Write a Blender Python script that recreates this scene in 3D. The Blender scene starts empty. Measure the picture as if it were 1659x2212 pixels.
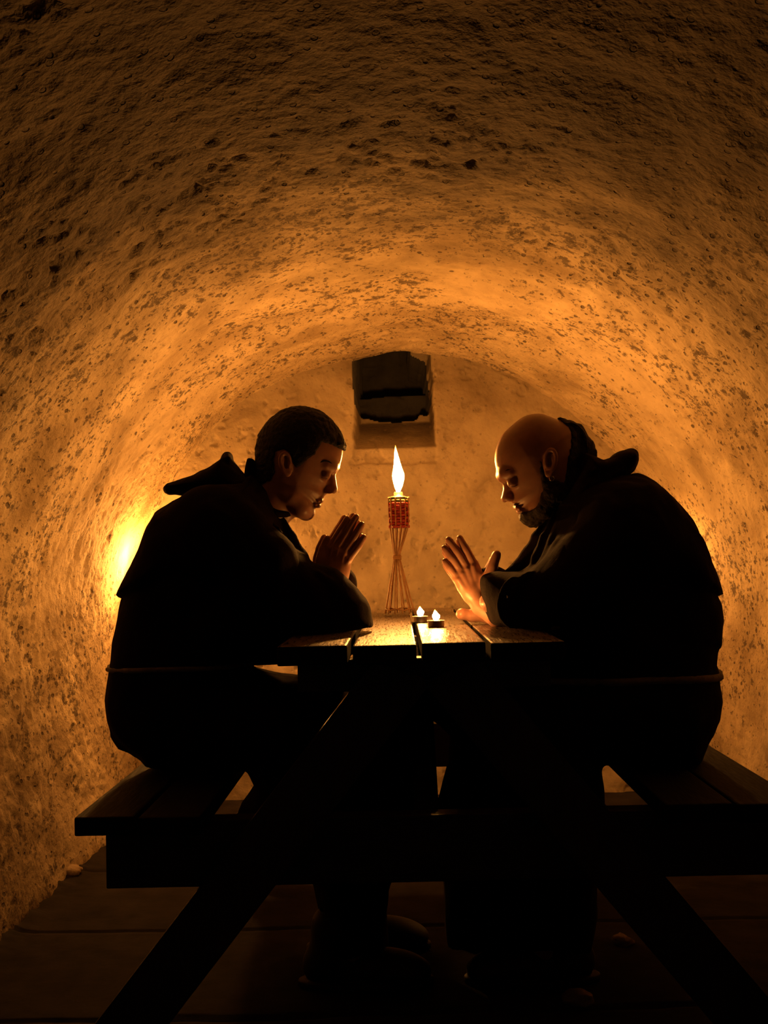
import bpy, bmesh, math, random
import numpy as np
from mathutils import Matrix, Vector

random.seed(7)
rng = np.random.default_rng(11)
scn = bpy.context.scene
COL = scn.collection
FPX = 2240.0
W, H = 1659.0, 2212.0
CAM_Z = 0.906

# ---------------------------------------------------------------- camera
yv = Vector(((860 - 829.5) / FPX, -(1205 - 1106) / FPX, -1.0)).normalized()   # world +Y in camera space
roll = math.radians(1.45)
xv = Vector((math.cos(roll), math.sin(roll), 0.0))
xv = (xv - yv * xv.dot(yv)).normalized()
zv = xv.cross(yv).normalized()
Wc = Matrix((xv, yv, zv))          # rows: world axes in camera space -> maps cam vector to world vector
cam_data = bpy.data.cameras.new('camera')
cam = bpy.data.objects.new('camera', cam_data)
COL.objects.link(cam)
cam.matrix_world = Matrix.Translation((0, 0, CAM_Z)) @ Wc.to_4x4()
cam_data.sensor_fit = 'VERTICAL'
cam_data.sensor_height = 36.0
cam_data.lens = 36.0 * FPX / H
cam_data.clip_start = 0.02
scn.camera = cam
WcN = np.array(Wc)


def P(px, py, D):
    """world point on the plane y = D that the photograph shows at (px, py)"""
    r = WcN @ np.array([(px - W / 2) / FPX, -(py - H / 2) / FPX, -1.0])
    t = D / r[1]
    return np.array([r[0] * t, D, CAM_Z + r[2] * t])


def PV(px, py, D):
    return Vector(P(px, py, D))


# ---------------------------------------------------------------- naming helpers
def link(o, parent=None):
    COL.objects.link(o)
    if parent is not None:
        o.parent = parent
    return o


def thing(name, label, cat, loc=(0, 0, 0), group=None, rz=0.0):
    o = bpy.data.objects.new(name, None)
    o.empty_display_size = 0.05
    link(o)
    o.location = loc
    o.rotation_euler = (0, 0, rz)
    tag(o, label, cat, group)
    return o


def tag(o, label, cat, group=None):
    o['label'] = label
    o['category'] = cat
    if group:
        o['group'] = group
    return o


def mesh_obj(name, verts, faces, mat, parent=None, smooth=True, world=True):
    me = bpy.data.meshes.new(name)
    verts = np.asarray(verts, dtype=np.float64)
    if parent is not None and world:
        q = parent
        while q is not None:
            verts = verts - np.array(q.location)
            q = q.parent
    if isinstance(faces, np.ndarray):
        me.vertices.add(len(verts))
        me.vertices.foreach_set('co', verts.astype(np.float32).ravel())
        n, k = faces.shape
        me.loops.add(n * k)
        me.loops.foreach_set('vertex_index', faces.astype(np.int32).ravel())
        me.polygons.add(n)
        me.polygons.foreach_set('loop_start', np.arange(0, n * k, k, dtype=np.int32))
        me.polygons.foreach_set('loop_total', np.full(n, k, dtype=np.int32))
        me.update(calc_edges=True)
        me.validate()
    else:
        me.from_pydata([tuple(v) for v in verts], [], faces)
        me.update()
    if smooth:
        me.polygons.foreach_set('use_smooth', np.ones(len(me.polygons), dtype=bool))
    if mat is not None:
        me.materials.append(mat)
    o = bpy.data.objects.new(name, me)
    link(o, parent)
    return o


def join_meshes(parts):
    V, Fq = [], []
    off = 0
    for v, f in parts:
        V.append(np.asarray(v, dtype=float))
        Fq.extend([tuple(int(i) + off for i in q) for q in f])
        off += len(v)
    return np.concatenate(V), Fq


# ---------------------------------------------------------------- simple shapes
def box_mesh(a, b, bevel=0.003):
    """box between world corners a and b, bevelled"""
    bm = bmesh.new()
    bmesh.ops.create_cube(bm, size=1.0)
    c = [(a[i] + b[i]) / 2 for i in range(3)]
    s = [abs(b[i] - a[i]) for i in range(3)]
    bmesh.ops.scale(bm, vec=s, verts=bm.verts)
    bmesh.ops.translate(bm, vec=c, verts=bm.verts)
    if bevel:
        bmesh.ops.bevel(bm, geom=bm.edges[:], offset=bevel, segments=2, affect='EDGES', profile=0.6)
    v = [tuple(x.co) for x in bm.verts]
    f = [tuple(x.index for x in q.verts) for q in bm.faces]
    bm.free()
    return v, f


def beam_mesh(p, q, w, t, side, bevel=0.003):
    """beam from p to q; w along 'side' direction, t along the remaining one; ends cut level"""
    p, q, side = Vector(p), Vector(q), Vector(side).normalized()
    d = (q - p).normalized()
    up = d.cross(side).normalized()
    bm = bmesh.new()
    vs = []
    for e in (p, q):
        for sx, sy in ((-1, -1), (1, -1), (1, 1), (-1, 1)):
            vs.append(bm.verts.new(e + side * (w / 2 * sx) + up * (t / 2 * sy)))
    for f in ((0, 1, 2, 3), (7, 6, 5, 4), (0, 4, 5, 1), (1, 5, 6, 2), (2, 6, 7, 3), (3, 7, 4, 0)):
        bm.faces.new([vs[i] for i in f])
    bmesh.ops.recalc_face_normals(bm, faces=bm.faces[:])
    bm.verts.ensure_lookup_table()
    bmesh.ops.bevel(bm, geom=bm.edges[:], offset=bevel, segments=2, affect='EDGES')
    v = [tuple(x.co) for x in bm.verts]
    f = [tuple(x.index for x in qf.verts) for qf in bm.faces]
    bm.free()
    return v, f


def lathe(profile, n=32, center=(0, 0, 0), cap=True):
    V, F = [], []
    for (r, z) in profile:
        for k in range(n):
            a = 2 * math.pi * k / n
            V.append((center[0] + r * math.cos(a), center[1] + r * math.sin(a), center[2] + z))
    for i in range(len(profile) - 1):
        for k in range(n):
            k2 = (k + 1) % n
            F.append((i * n + k, i * n + k2, (i + 1) * n + k2, (i + 1) * n + k))
    if cap:
        F.append(tuple(range(n - 1, -1, -1)))
        F.append(tuple((len(profile) - 1) * n + k for k in range(n)))
    return V, F


def tube(points, radii, n=8, flat=1.0):
    pts = [Vector(p) for p in points]
    if not hasattr(radii, '__len__'):
        radii = [radii] * len(pts)
    V, F = [], []
    ref = Vector((0, 1, 0.13)).normalized()
    for i, p in enumerate(pts):
        d = (pts[min(i + 1, len(pts) - 1)] - pts[max(i - 1, 0)]).normalized()
        s = d.cross(ref)
        if s.length < 1e-4:
            s = d.cross(Vector((1, 0, 0)))
        s.normalize()
        u = s.cross(d).normalized()
        for k in range(n):
            a = 2 * math.pi * k / n
            V.append(tuple(p + s * (radii[i] * math.cos(a)) + u * (radii[i] * flat * math.sin(a))))
    for i in range(len(pts) - 1):
        for k in range(n):
            k2 = (k + 1) % n
            F.append((i * n + k, i * n + k2, (i + 1) * n + k2, (i + 1) * n + k))
    F.append(tuple(range(n - 1, -1, -1)))
    F.append(tuple((len(pts) - 1) * n + k for k in range(n)))
    return V, F


def spline(pts, n=8):
    pts = [np.array(p, float) for p in pts]
    out = []
    for i in range(len(pts) - 1):
        p0 = pts[max(i - 1, 0)]; p1 = pts[i]; p2 = pts[i + 1]; p3 = pts[min(i + 2, len(pts) - 1)]
        for k in range(n):
            t = k / n
            out.append(0.5 * ((2 * p1) + (-p0 + p2) * t + (2 * p0 - 5 * p1 + 4 * p2 - p3) * t * t + (-p0 + 3 * p1 - 3 * p2 + p3) * t ** 3))
    out.append(pts[-1])
    return out


# ---------------------------------------------------------------- numpy value noise
_tab = rng.random((64, 64, 64)).astype(np.float32) * 2 - 1


def vnoise(x, y, z):
    xi = np.floor(x).astype(np.int64); yi = np.floor(y).astype(np.int64); zi = np.floor(z).astype(np.int64)
    fx = x - xi; fy = y - yi; fz = z - zi
    fx = fx * fx * (3 - 2 * fx); fy = fy * fy * (3 - 2 * fy); fz = fz * fz * (3 - 2 * fz)
    r = 0
    for a in (0, 1):
        for b in (0, 1):
            for c in (0, 1):
                w = (fx if a else 1 - fx) * (fy if b else 1 - fy) * (fz if c else 1 - fz)
                r = r + w * _tab[(xi + a) & 63, (yi + b) & 63, (zi + c) & 63]
    return r


def fbm(x, y, z, f, octs=4, gain=0.5):
    a, r = 1.0, 0
    for i in range(octs):
        r = r + a * vnoise(x * f + 13.7 * i, y * f + 5.1 * i, z * f + 9.3 * i)
        f *= 2.03
        a *= gain
    return r


# ---------------------------------------------------------------- signed-distance modelling
class Field:
    def __init__(self, lo, hi, h):
        self.lo = np.array(lo, float); self.h = h
        n = np.ceil((np.array(hi) - self.lo) / h).astype(int) + 1
        self.n = n
        self.ax = [self.lo[i] + h * np.arange(n[i]) for i in range(3)]
        self.F = np.full(n, 9.0, dtype=np.float32)

    def sl(self, lo, hi, pad):
        s = []
        for i in range(3):
            a = int(np.floor((lo[i] - pad - self.lo[i]) / self.h)); b = int(np.ceil((hi[i] + pad - self.lo[i]) / self.h)) + 1
            a = max(a, 0); b = min(b, self.n[i])
            if b <= a:
                return None
            s.append(slice(a, b))
        return tuple(s)

    def grid(self, s):
        return (self.ax[0][s[0]][:, None, None].astype(np.float32), self.ax[1][s[1]][None, :, None].astype(np.float32), self.ax[2][s[2]][None, None, :].astype(np.float32))

    def put(self, s, d, k, op):
        F = self.F[s]
        if op == 'sub':
            d = -d
            if k > 0:
                hh = np.maximum(k - np.abs(F - d), 0) / k
                self.F[s] = np.maximum(F, d) + hh * hh * k * 0.25
            else:
                self.F[s] = np.maximum(F, d)
        else:
            if k > 0:
                hh = np.maximum(k - np.abs(F - d), 0) / k
                self.F[s] = np.minimum(F, d) - hh * hh * k * 0.25
            else:
                self.F[s] = np.minimum(F, d)

    def cone(self, a, b, ra, rb, k=0.01, op='add'):
        a = np.array(a, float); b = np.array(b, float)
        R = max(ra, rb)
        s = self.sl(np.minimum(a, b) - R, np.maximum(a, b) + R, k + 2 * self.h)
        if s is None:
            return
        x, y, z = self.grid(s)
        d = b - a
        L2 = float(d @ d) + 1e-12
        t = np.clip(((x - a[0]) * d[0] + (y - a[1]) * d[1] + (z - a[2]) * d[2]) / L2, 0, 1)
        dist = np.sqrt((x - a[0] - t * d[0]) ** 2 + (y - a[1] - t * d[1]) ** 2 + (z - a[2] - t * d[2]) ** 2) - (ra + (rb - ra) * t)
        self.put(s, dist, k, op)

    def chain(self, pts, rad, k=0.006, op='add'):
        for i in range(len(pts) - 1):
            self.cone(pts[i], pts[i + 1], rad[i], rad[i + 1], k, op)

    def ell(self, c, r, axes=None, k=0.01, op='add'):
        c = np.array(c, float); R = max(r)
        s = self.sl(c - R, c + R, k + 2 * self.h)
        if s is None:
            return
        x, y, z = self.grid(s)
        x = x - c[0]; y = y - c[1]; z = z - c[2]
        if axes is None:
            axes = np.eye(3)
        q = [axes[i][0] * x + axes[i][1] * y + axes[i][2] * z for i in range(3)]
        m = np.sqrt(sum((q[i] / r[i]) ** 2 for i in range(3))) + 1e-9
        m2 = np.sqrt(sum((q[i] / r[i] ** 2) ** 2 for i in range(3))) + 1e-9
        self.put(s, m * (m - 1) / m2, k, op)

    def slab(self, poly, D, T, Rf, k=0.01, op='add', grow=0.0, y0=None, Tfun=None, clip=None, clipk=0.004):
        """rounded body whose outline in the x-z plane is the polygon (world x,z), half-width T about y0"""
        poly = np.array(poly, float)
        y0 = D if y0 is None else y0
        s = self.sl([poly[:, 0].min() - grow, y0 - T - grow, poly[:, 1].min() - grow], [poly[:, 0].max() + grow, y0 + T + grow, poly[:, 1].max() + grow], k + 2 * self.h + 0.014)
        if s is None:
            return
        x, y, z = self.grid(s)
        d2 = poly_sdf(poly, x[:, 0, :], z[:, 0, :])
        R = Rf
        TT = T if Tfun is None else Tfun(x[:, 0, :] + 0 * d2, z[:, 0, :] + 0 * d2)
        q1 = np.maximum((d2 - grow + R) / R, 0)[:, None, :]
        if not np.isscalar(TT):
            TT = TT[:, None, :]
        q2 = np.abs(y - y0) / (TT + grow)
        dist = (np.sqrt(q1 ** 2 + q2 ** 2) - 1) * np.minimum(R, TT + grow)
        if clip is not None:
            c2 = poly_sdf(np.array(clip, float), x[:, 0, :], z[:, 0, :])[:, None, :]
            hh = np.maximum(clipk - np.abs(dist - c2), 0) / clipk
            dist = np.maximum(dist, c2) + hh * hh * clipk * 0.25
        self.put(s, dist, k, op)

    def noise(self, amp, f, octs=3, fy=None, fz=None):
        s = np.where(np.abs(self.F) < max(4 * self.h, amp * 3))
        x = self.ax[0][s[0]]; y = self.ax[1][s[1]]; z = self.ax[2][s[2]]
        self.F[s] += (amp * fbm(x, y * (fy or 1), z * (fz or 1), f, octs)).astype(np.float32)

    def mesh(self):
        return surface_nets(self.F, self.lo, self.h)


def poly_sdf(poly, x, z):
    x, z = np.broadcast_arrays(x, z)
    best = np.full(x.shape, 1e9, dtype=np.float32)
    inside = np.zeros(x.shape, dtype=bool)
    n = len(poly)
    for i in range(n):
        a = poly[i]; b = poly[(i + 1) % n]
        dx, dz = b - a
        t = np.clip(((x - a[0]) * dx + (z - a[1]) * dz) / (dx * dx + dz * dz + 1e-12), 0, 1)
        best = np.minimum(best, (x - a[0] - t * dx) ** 2 + (z - a[1] - t * dz) ** 2)
        c = (a[1] > z) != (b[1] > z)
        with np.errstate(divide='ignore', invalid='ignore'):
            xi = a[0] + (z - a[1]) * dx / (dz if abs(dz) > 1e-12 else 1e-12)
        inside ^= c & (x < xi)
    return np.where(inside, -np.sqrt(best), np.sqrt(best)).astype(np.float32)


def surface_nets(F, lo, h):
    S = F < 0
    nx, ny, nz = F.shape
    c = np.zeros((nx - 1, ny - 1, nz - 1), dtype=np.int8)
    for i in (0, 1):
        for j in (0, 1):
            for k in (0, 1):
                c += S[i:nx - 1 + i, j:ny - 1 + j, k:nz - 1 + k]
    act = np.argwhere((c > 0) & (c < 8))
    idx = np.full(c.shape, -1, dtype=np.int64)
    idx[act[:, 0], act[:, 1], act[:, 2]] = np.arange(len(act))
    acc = np.zeros((len(act), 3)); cnt = np.zeros(len(act))
    cor = [(i, j, k) for i in (0, 1) for j in (0, 1) for k in (0, 1)]
    val = {q: F[act[:, 0] + q[0], act[:, 1] + q[1], act[:, 2] + q[2]] for q in cor}
    for q in cor:
        for axn in range(3):
            if q[axn] == 0:
                r = list(q); r[axn] = 1; r = tuple(r)
                a = val[q]; b = val[r]
                m = (a < 0) != (b < 0)
                t = np.where(m, a / np.where(m, a - b, 1), 0)
                p = np.array(q, float)[None, :] + np.zeros((len(act), 3))
                p[:, axn] = t
                acc[m] += p[m]; cnt[m] += 1
    V = np.array(lo) + h * (act + acc / cnt[:, None])
    faces = []
    for axn in range(3):
        u, v = [(1, 2), (2, 0), (0, 1)][axn]
        sh = [slice(None)] * 3; sh2 = [slice(None)] * 3
        sh[axn] = slice(0, -1); sh2[axn] = slice(1, None)
        A = S[tuple(sh)]; B = S[tuple(sh2)]
        e = np.argwhere(A != B)
        e = e[(e[:, u] > 0) & (e[:, v] > 0) & (e[:, u] < F.shape[u] - 1) & (e[:, v] < F.shape[v] - 1)]
        flip = A[e[:, 0], e[:, 1], e[:, 2]]
        def cell(du, dv):
            g = e.copy(); g[:, u] += du; g[:, v] += dv
            return idx[g[:, 0], g[:, 1], g[:, 2]]
        q = np.stack([cell(-1, -1), cell(0, -1), cell(0, 0), cell(-1, 0)], axis=1)
        q[~flip] = q[~flip][:, ::-1]
        faces.append(q)
    Fc = np.concatenate(faces)
    return V, Fc


def relax(V, F, n=2, lam=0.5):
    N = len(V)
    e = np.concatenate([F[:, [0, 1]], F[:, [1, 2]], F[:, [2, 3]], F[:, [3, 0]]])
    e = np.concatenate([e, e[:, ::-1]])
    deg = np.bincount(e[:, 0], minlength=N)[:, None]
    for it in range(2 * n):
        A = np.stack([np.bincount(e[:, 0], weights=V[e[:, 1], i], minlength=N) for i in range(3)], axis=1) / np.maximum(deg, 1)
        V = V + (lam if it % 2 == 0 else -lam * 1.03) * (A - V)
    return V


# ---------------------------------------------------------------- materials
def new_mat(name):
    m = bpy.data.materials.new(name)
    m.use_nodes = True
    nt = m.node_tree
    for n in list(nt.nodes):
        nt.nodes.remove(n)
    out = nt.nodes.new('ShaderNodeOutputMaterial')
    b = nt.nodes.new('ShaderNodeBsdfPrincipled')
    nt.links.new(b.outputs[0], out.inputs[0])
    return m, nt, b


def N(nt, t, **kw):
    n = nt.nodes.new(t)
    for k, v in kw.items():
        if k.startswith('i_'):
            n.inputs[k[2:]].default_value = v
        else:
            setattr(n, k, v)
    return n


def L(nt, a, b):
    nt.links.new(a, b)


def coords(nt, scale=(1, 1, 1), which='Object'):
    tc = N(nt, 'ShaderNodeTexCoord')
    mp = N(nt, 'ShaderNodeMapping')
    mp.inputs['Scale'].default_value = scale
    L(nt, tc.outputs[which], mp.inputs['Vector'])
    return mp.outputs[0]


def ramp(nt, fac, stops):
    r = N(nt, 'ShaderNodeValToRGB')
    el = r.color_ramp.elements
    while len(el) > 1:
        el.remove(el[-1])
    el[0].position = stops[0][0]; el[0].color = (*stops[0][1], 1)
    for p, c in stops[1:]:
        e = el.new(p); e.color = (*c, 1)
    L(nt, fac, r.inputs[0])
    return r.outputs[0]


def noise_node(nt, vec, scale, detail=4, rough=0.55, dist=0.0):
    n = N(nt, 'ShaderNodeTexNoise')
    n.inputs['Scale'].default_value = scale
    n.inputs['Detail'].default_value = detail
    n.inputs['Roughness'].default_value = rough
    n.inputs['Distortion'].default_value = dist
    L(nt, vec, n.inputs['Vector'])
    return n.outputs[0]


def math_node(nt, op, a, b=None, clamp=False):
    n = N(nt, 'ShaderNodeMath', operation=op, use_clamp=clamp)
    for i, q in enumerate((a, b)):
        if q is None:
            continue
        if isinstance(q, (int, float)):
            n.inputs[i].default_value = q
        else:
            L(nt, q, n.inputs[i])
    return n.outputs[0]


def mixc(nt, fac, a, b, mode='MIX'):
    n = N(nt, 'ShaderNodeMix', data_type='RGBA', blend_type=mode)
    for i, q in ((0, fac), (6, a), (7, b)):
        if isinstance(q, (int, float)):
            n.inputs[i].default_value = q
        elif isinstance(q, tuple):
            n.inputs[i].default_value = (*q, 1)
        else:
            L(nt, q, n.inputs[i])
    return n.outputs[2]


def bump(nt, b, hgt, strength, dist):
    n = N(nt, 'ShaderNodeBump')
    n.inputs['Strength'].default_value = strength
    n.inputs['Distance'].default_value = dist
    L(nt, hgt, n.inputs['Height'])
    L(nt, n.outputs[0], b.inputs['Normal'])


def plaster(name, pit=1.0, rough_amt=1.0, tone=1.0):
    m, nt, b = new_mat(name)
    v = coords(nt)
    big = noise_node(nt, v, 2.2, 3, 0.6)
    med = noise_node(nt, v, 9.0, 4, 0.6)
    fine = noise_node(nt, v, 60.0, 3, 0.6)
    # elongated pits and chips, worn through the skin of the plaster
    vp = coords(nt, (1.0, 0.8, 1.0))
    pn = noise_node(nt, vp, 27.0, 4, 0.72)
    pn2 = noise_node(nt, vp, 64.0, 3, 0.7)
    # older, rougher, dirtier coat ends raggedly; its darkening also paints in torch-light falloff
    tc0 = N(nt, 'ShaderNodeTexCoord')
    sy = N(nt, 'ShaderNodeSeparateXYZ')
    L(nt, tc0.outputs['Object'], sy.inputs[0])
    yy = math_node(nt, 'ADD', sy.outputs['Y'], math_node(nt, 'MULTIPLY', math_node(nt, 'SUBTRACT', noise_node(nt, v, 3.0, 5, 0.7), 0.5), 1.6))
    mo = N(nt, 'ShaderNodeMapRange')
    mo.inputs['From Min'].default_value = 2.95
    mo.inputs['From Max'].default_value = 1.95
    L(nt, yy, mo.inputs['Value'])
    mz = N(nt, 'ShaderNodeMapRange')
    mz.inputs['From Min'].default_value = 0.95
    mz.inputs['From Max'].default_value = 1.6
    L(nt, sy.outputs['Z'], mz.inputs['Value'])
    old_coat_shade = math_node(nt, 'MULTIPLY', mo.outputs[0], mz.outputs[0])
    region = math_node(nt, 'ADD', noise_node(nt, v, 2.6, 4, 0.65), math_node(nt, 'MULTIPLY', old_coat_shade, 0.07))
    region = math_node(nt, 'MINIMUM', region, 0.57)
    thr = math_node(nt, 'MULTIPLY_ADD', region, -0.62)
    nd = nt.nodes[-1]; nd.inputs[2].default_value = 0.880 + (0.07 if pit < 0.5 else 0)
    d = math_node(nt, 'SUBTRACT', pn, nd.outputs[0])
    pits = math_node(nt, 'MULTIPLY', d, 13.0, True)
    d2 = math_node(nt, 'SUBTRACT', pn2, math_node(nt, 'ADD', nd.outputs[0], 0.025))
    pits = math_node(nt, 'MAXIMUM', pits, math_node(nt, 'MULTIPLY', d2, 14.0, True))
    vo = N(nt, 'ShaderNodeTexVoronoi', feature='F1')
    vo.inputs['Scale'].default_value = 13.0
    L(nt, v, vo.inputs['Vector'])
    holes = math_node(nt, 'SUBTRACT', 0.115, vo.outputs['Distance'])
    holes = math_node(nt, 'MULTIPLY', holes, 22.0, True)
    holes = math_node(nt, 'MULTIPLY', holes, math_node(nt, 'GREATER_THAN', med, 0.49))
    vo2 = N(nt, 'ShaderNodeTexVoronoi', feature='F1')
    vo2.inputs['Scale'].default_value = 31.0
    L(nt, coords(nt, (1.0, 0.75, 1.0)), vo2.inputs['Vector'])
    sh = math_node(nt, 'ADD', vo2.outputs['Distance'], 0.125)
    h2 = math_node(nt, 'MULTIPLY', math_node(nt, 'SUBTRACT', 0.335 if pit > 0.5 else 0.28, sh), 18.0, True)
    holes = math_node(nt, 'MAXIMUM', holes, math_node(nt, 'MULTIPLY', h2, math_node(nt, 'GREATER_THAN', region, 0.47)))
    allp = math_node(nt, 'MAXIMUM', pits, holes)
    if pit != 1.0:
        allp = math_node(nt, 'MULTIPLY', allp, pit)
    base = ramp(nt, med, [(0.3, (0.36, 0.275, 0.18)), (0.5, (0.46, 0.36, 0.24)), (0.72, (0.52, 0.415, 0.28))])
    stain = ramp(nt, big, [(0.36, (0.55, 0.51, 0.46)), (0.50, (0.92, 0.91, 0.90)), (0.7, (1, 1, 1))])
    c = mixc(nt, 0.85, base, stain, 'MULTIPLY')
    c = mixc(nt, math_node(nt, 'MULTIPLY', old_coat_shade, 0.95), c, mixc(nt, 1.0, c, (0.14, 0.13, 0.135), 'MULTIPLY'))
    c = mixc(nt, 1.0, c, (tone, tone, tone * 0.97), 'MULTIPLY')
    # shadow painted into the colour at the foot of the near walls
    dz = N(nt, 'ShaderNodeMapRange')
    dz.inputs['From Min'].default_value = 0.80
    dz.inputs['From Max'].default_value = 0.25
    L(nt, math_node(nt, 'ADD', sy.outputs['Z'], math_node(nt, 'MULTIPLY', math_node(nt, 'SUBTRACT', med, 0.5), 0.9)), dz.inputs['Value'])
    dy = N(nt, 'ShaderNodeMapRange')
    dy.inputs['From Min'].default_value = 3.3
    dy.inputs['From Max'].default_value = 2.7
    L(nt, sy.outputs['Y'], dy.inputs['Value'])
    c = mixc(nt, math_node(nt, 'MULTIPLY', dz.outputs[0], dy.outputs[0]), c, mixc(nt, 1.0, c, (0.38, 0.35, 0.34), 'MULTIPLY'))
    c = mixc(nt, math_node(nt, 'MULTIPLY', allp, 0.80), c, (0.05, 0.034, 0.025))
    L(nt, c, b.inputs['Base Color'])
    b.inputs['Roughness'].default_value = 0.85
    b.inputs['Specular IOR Level'].default_value = 0.25
    hgt = math_node(nt, 'ADD', math_node(nt, 'MULTIPLY', med, 0.6), math_node(nt, 'MULTIPLY', fine, 0.34))
    hgt = math_node(nt, 'SUBTRACT', hgt, math_node(nt, 'MULTIPLY', h2, 0.22))
    bump(nt, b, hgt, 0.9 * rough_amt, 0.02)
    return m


def wood(name, dark=(0.018, 0.011, 0.007), light=(0.06, 0.036, 0.02), axis='y', rough=0.42, spec=0.5, bmp=0.35):
    m, nt, b = new_mat(name)
    sc = {'y': (9, 0.8, 9), 'x': (0.8, 9, 9), 'z': (9, 9, 0.8)}[axis]
    v = coords(nt, sc)
    g = noise_node(nt, v, 6.0, 6, 0.65, 1.2)
    g2 = noise_node(nt, v, 26.0, 4, 0.6, 0.3)
    mix = math_node(nt, 'ADD', math_node(nt, 'MULTIPLY', g, 0.65), math_node(nt, 'MULTIPLY', g2, 0.35))
    L(nt, ramp(nt, mix, [(0.32, dark), (0.5, tuple((a + c) / 2 for a, c in zip(dark, light))), (0.68, light)]), b.inputs['Base Color'])
    rr = ramp(nt, g2, [(0.3, (rough - 0.1,) * 3), (0.7, (rough + 0.15,) * 3)])
    L(nt, rr, b.inputs['Roughness'])
    b.inputs['Specular IOR Level'].default_value = spec
    bump(nt, b, mix, bmp, 0.004)
    return m


def simple(name, col, rough=0.6, metal=0.0, sheen=0.0, var=0.25, scale=40.0, bmp=0.15, bd=0.002, sss=0.0, spec=0.5, col2=None):
    m, nt, b = new_mat(name)
    v = coords(nt)
    n = noise_node(nt, v, scale, 5, 0.6)
    c2 = col2 or tuple(min(1, q * (1 + var)) for q in col)
    c1 = col if col2 else tuple(q * (1 - var) for q in col)
    L(nt, ramp(nt, n, [(0.3, c1), (0.7, c2)]), b.inputs['Base Color'])
    b.inputs['Roughness'].default_value = rough
    b.inputs['Metallic'].default_value = metal
    b.inputs['Specular IOR Level'].default_value = spec
    if sheen:
        b.inputs['Sheen Weight'].default_value = sheen
        b.inputs['Sheen Roughness'].default_value = 0.5
        b.inputs['Sheen Tint'].default_value = (0.9, 0.75, 0.6, 1)
    if sss:
        b.inputs['Subsurface Weight'].default_value = sss
        b.inputs['Subsurface Radius'].default_value = (1.0, 0.35, 0.18)
        b.inputs['Subsurface Scale'].default_value = 0.006
    if bmp:
        bump(nt, b, n, bmp, bd)
    return m


def cloth(name, col):
    m, nt, b = new_mat(name)
    v = coords(nt)
    n = noise_node(nt, v, 7.0, 5, 0.6)
    w = noise_node(nt, v, 420.0, 2, 0.6)
    L(nt, ramp(nt, n, [(0.3, tuple(q * 0.75 for q in col)), (0.7, tuple(q * 1.25 for q in col))]), b.inputs['Base Color'])
    b.inputs['Roughness'].default_value = 0.95
    b.inputs['Specular IOR Level'].default_value = 0.06
    b.inputs['Sheen Weight'].default_value = 0.0
    b.inputs['Sheen Roughness'].default_value = 0.6
    b.inputs['Sheen Tint'].default_value = (0.8, 0.45, 0.35, 1)
    bump(nt, b, math_node(nt, 'ADD', math_node(nt, 'MULTIPLY', n, 0.8), math_node(nt, 'MULTIPLY', w, 0.05)), 0.5, 0.02)
    return m


def flame_mat(name, z0, z1, strength):
    """glowing gas: strongest in the body, thinner and redder at the tip (object space height z0..z1)"""
    m = bpy.data.materials.new(name)
    m.use_nodes = True
    nt = m.node_tree
    for n in list(nt.nodes):
        nt.nodes.remove(n)
    out = nt.nodes.new('ShaderNodeOutputMaterial')
    tc = N(nt, 'ShaderNodeTexCoord')
    sp = N(nt, 'ShaderNodeSeparateXYZ')
    L(nt, tc.outputs['Object'], sp.inputs[0])
    mr = N(nt, 'ShaderNodeMapRange')
    mr.inputs['From Min'].default_value = z0
    mr.inputs['From Max'].default_value = z1
    L(nt, sp.outputs['Z'], mr.inputs['Value'])
    colr = ramp(nt, mr.outputs[0], [(0.0, (1.0, 0.40, 0.09)), (0.75, (1.0, 0.39, 0.060)), (1.0, (1.0, 0.25, 0.012))])
    st = ramp(nt, mr.outputs[0], [(0.0, (0.35,) * 3), (0.15, (1.0,) * 3), (0.7, (0.9,) * 3), (0.88, (0.06,) * 3), (1.0, (0.004,) * 3)])
    e = N(nt, 'ShaderNodeEmission')
    L(nt, colr, e.inputs['Color'])
    L(nt, math_node(nt, 'MULTIPLY', st, strength), e.inputs['Strength'])
    L(nt, e.outputs[0], out.inputs[0])
    return m


M = {}
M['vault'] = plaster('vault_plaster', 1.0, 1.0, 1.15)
M['back'] = plaster('back_plaster', 0.35, 0.5, 0.80)
M['floor'] = simple('dusty_floor_slab', (0.029, 0.025, 0.024), 0.85, var=0.35, scale=9.0, bmp=0.5, bd=0.01, spec=0.04)
M['earth'] = simple('rubble', (0.33, 0.25, 0.17), 0.95, var=0.35, scale=30.0, bmp=0.6, bd=0.01)
M['wood'] = wood('dark_bench_wood', (0.008, 0.0065, 0.005), (0.024, 0.018, 0.013), rough=0.75, spec=0.12)
M['woodx'] = wood('dark_beam_wood', axis='x')
M['woodz'] = wood('dark_leg_wood', axis='z')
M['robe'] = cloth('brown_wool', (0.012, 0.0063, 0.005))
M['robe2'] = cloth('dark_brown_wool', (0.013, 0.0066, 0.0052))
M['skin'] = simple('skin', (0.40, 0.20, 0.14), 0.42, var=0.1, scale=60.0, bmp=0.12, bd=0.0015, sss=0.35, spec=0.5)
M['hair'] = simple('dark_hair', (0.011, 0.007, 0.005), 0.7, var=0.5, scale=260.0, bmp=0.8, bd=0.003, spec=0.3)
M['beard'] = simple('brown_beard', (0.030, 0.018, 0.011), 0.75, var=0.5, scale=260.0, bmp=0.8, bd=0.003, spec=0.3)
M['rope'] = simple('cord', (0.20, 0.18, 0.16), 0.9, var=0.3, scale=90.0, bmp=0.5, bd=0.003)
M['leather'] = simple('black_leather', (0.02, 0.016, 0.014), 0.6, var=0.3, scale=60.0)
M['silver'] = simple('silver', (0.7, 0.66, 0.6), 0.25, metal=1.0, var=0.05)
M['tin'] = simple('aluminium_cup', (0.75, 0.72, 0.70), 0.32, metal=1.0, var=0.05, bmp=0.1)
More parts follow.
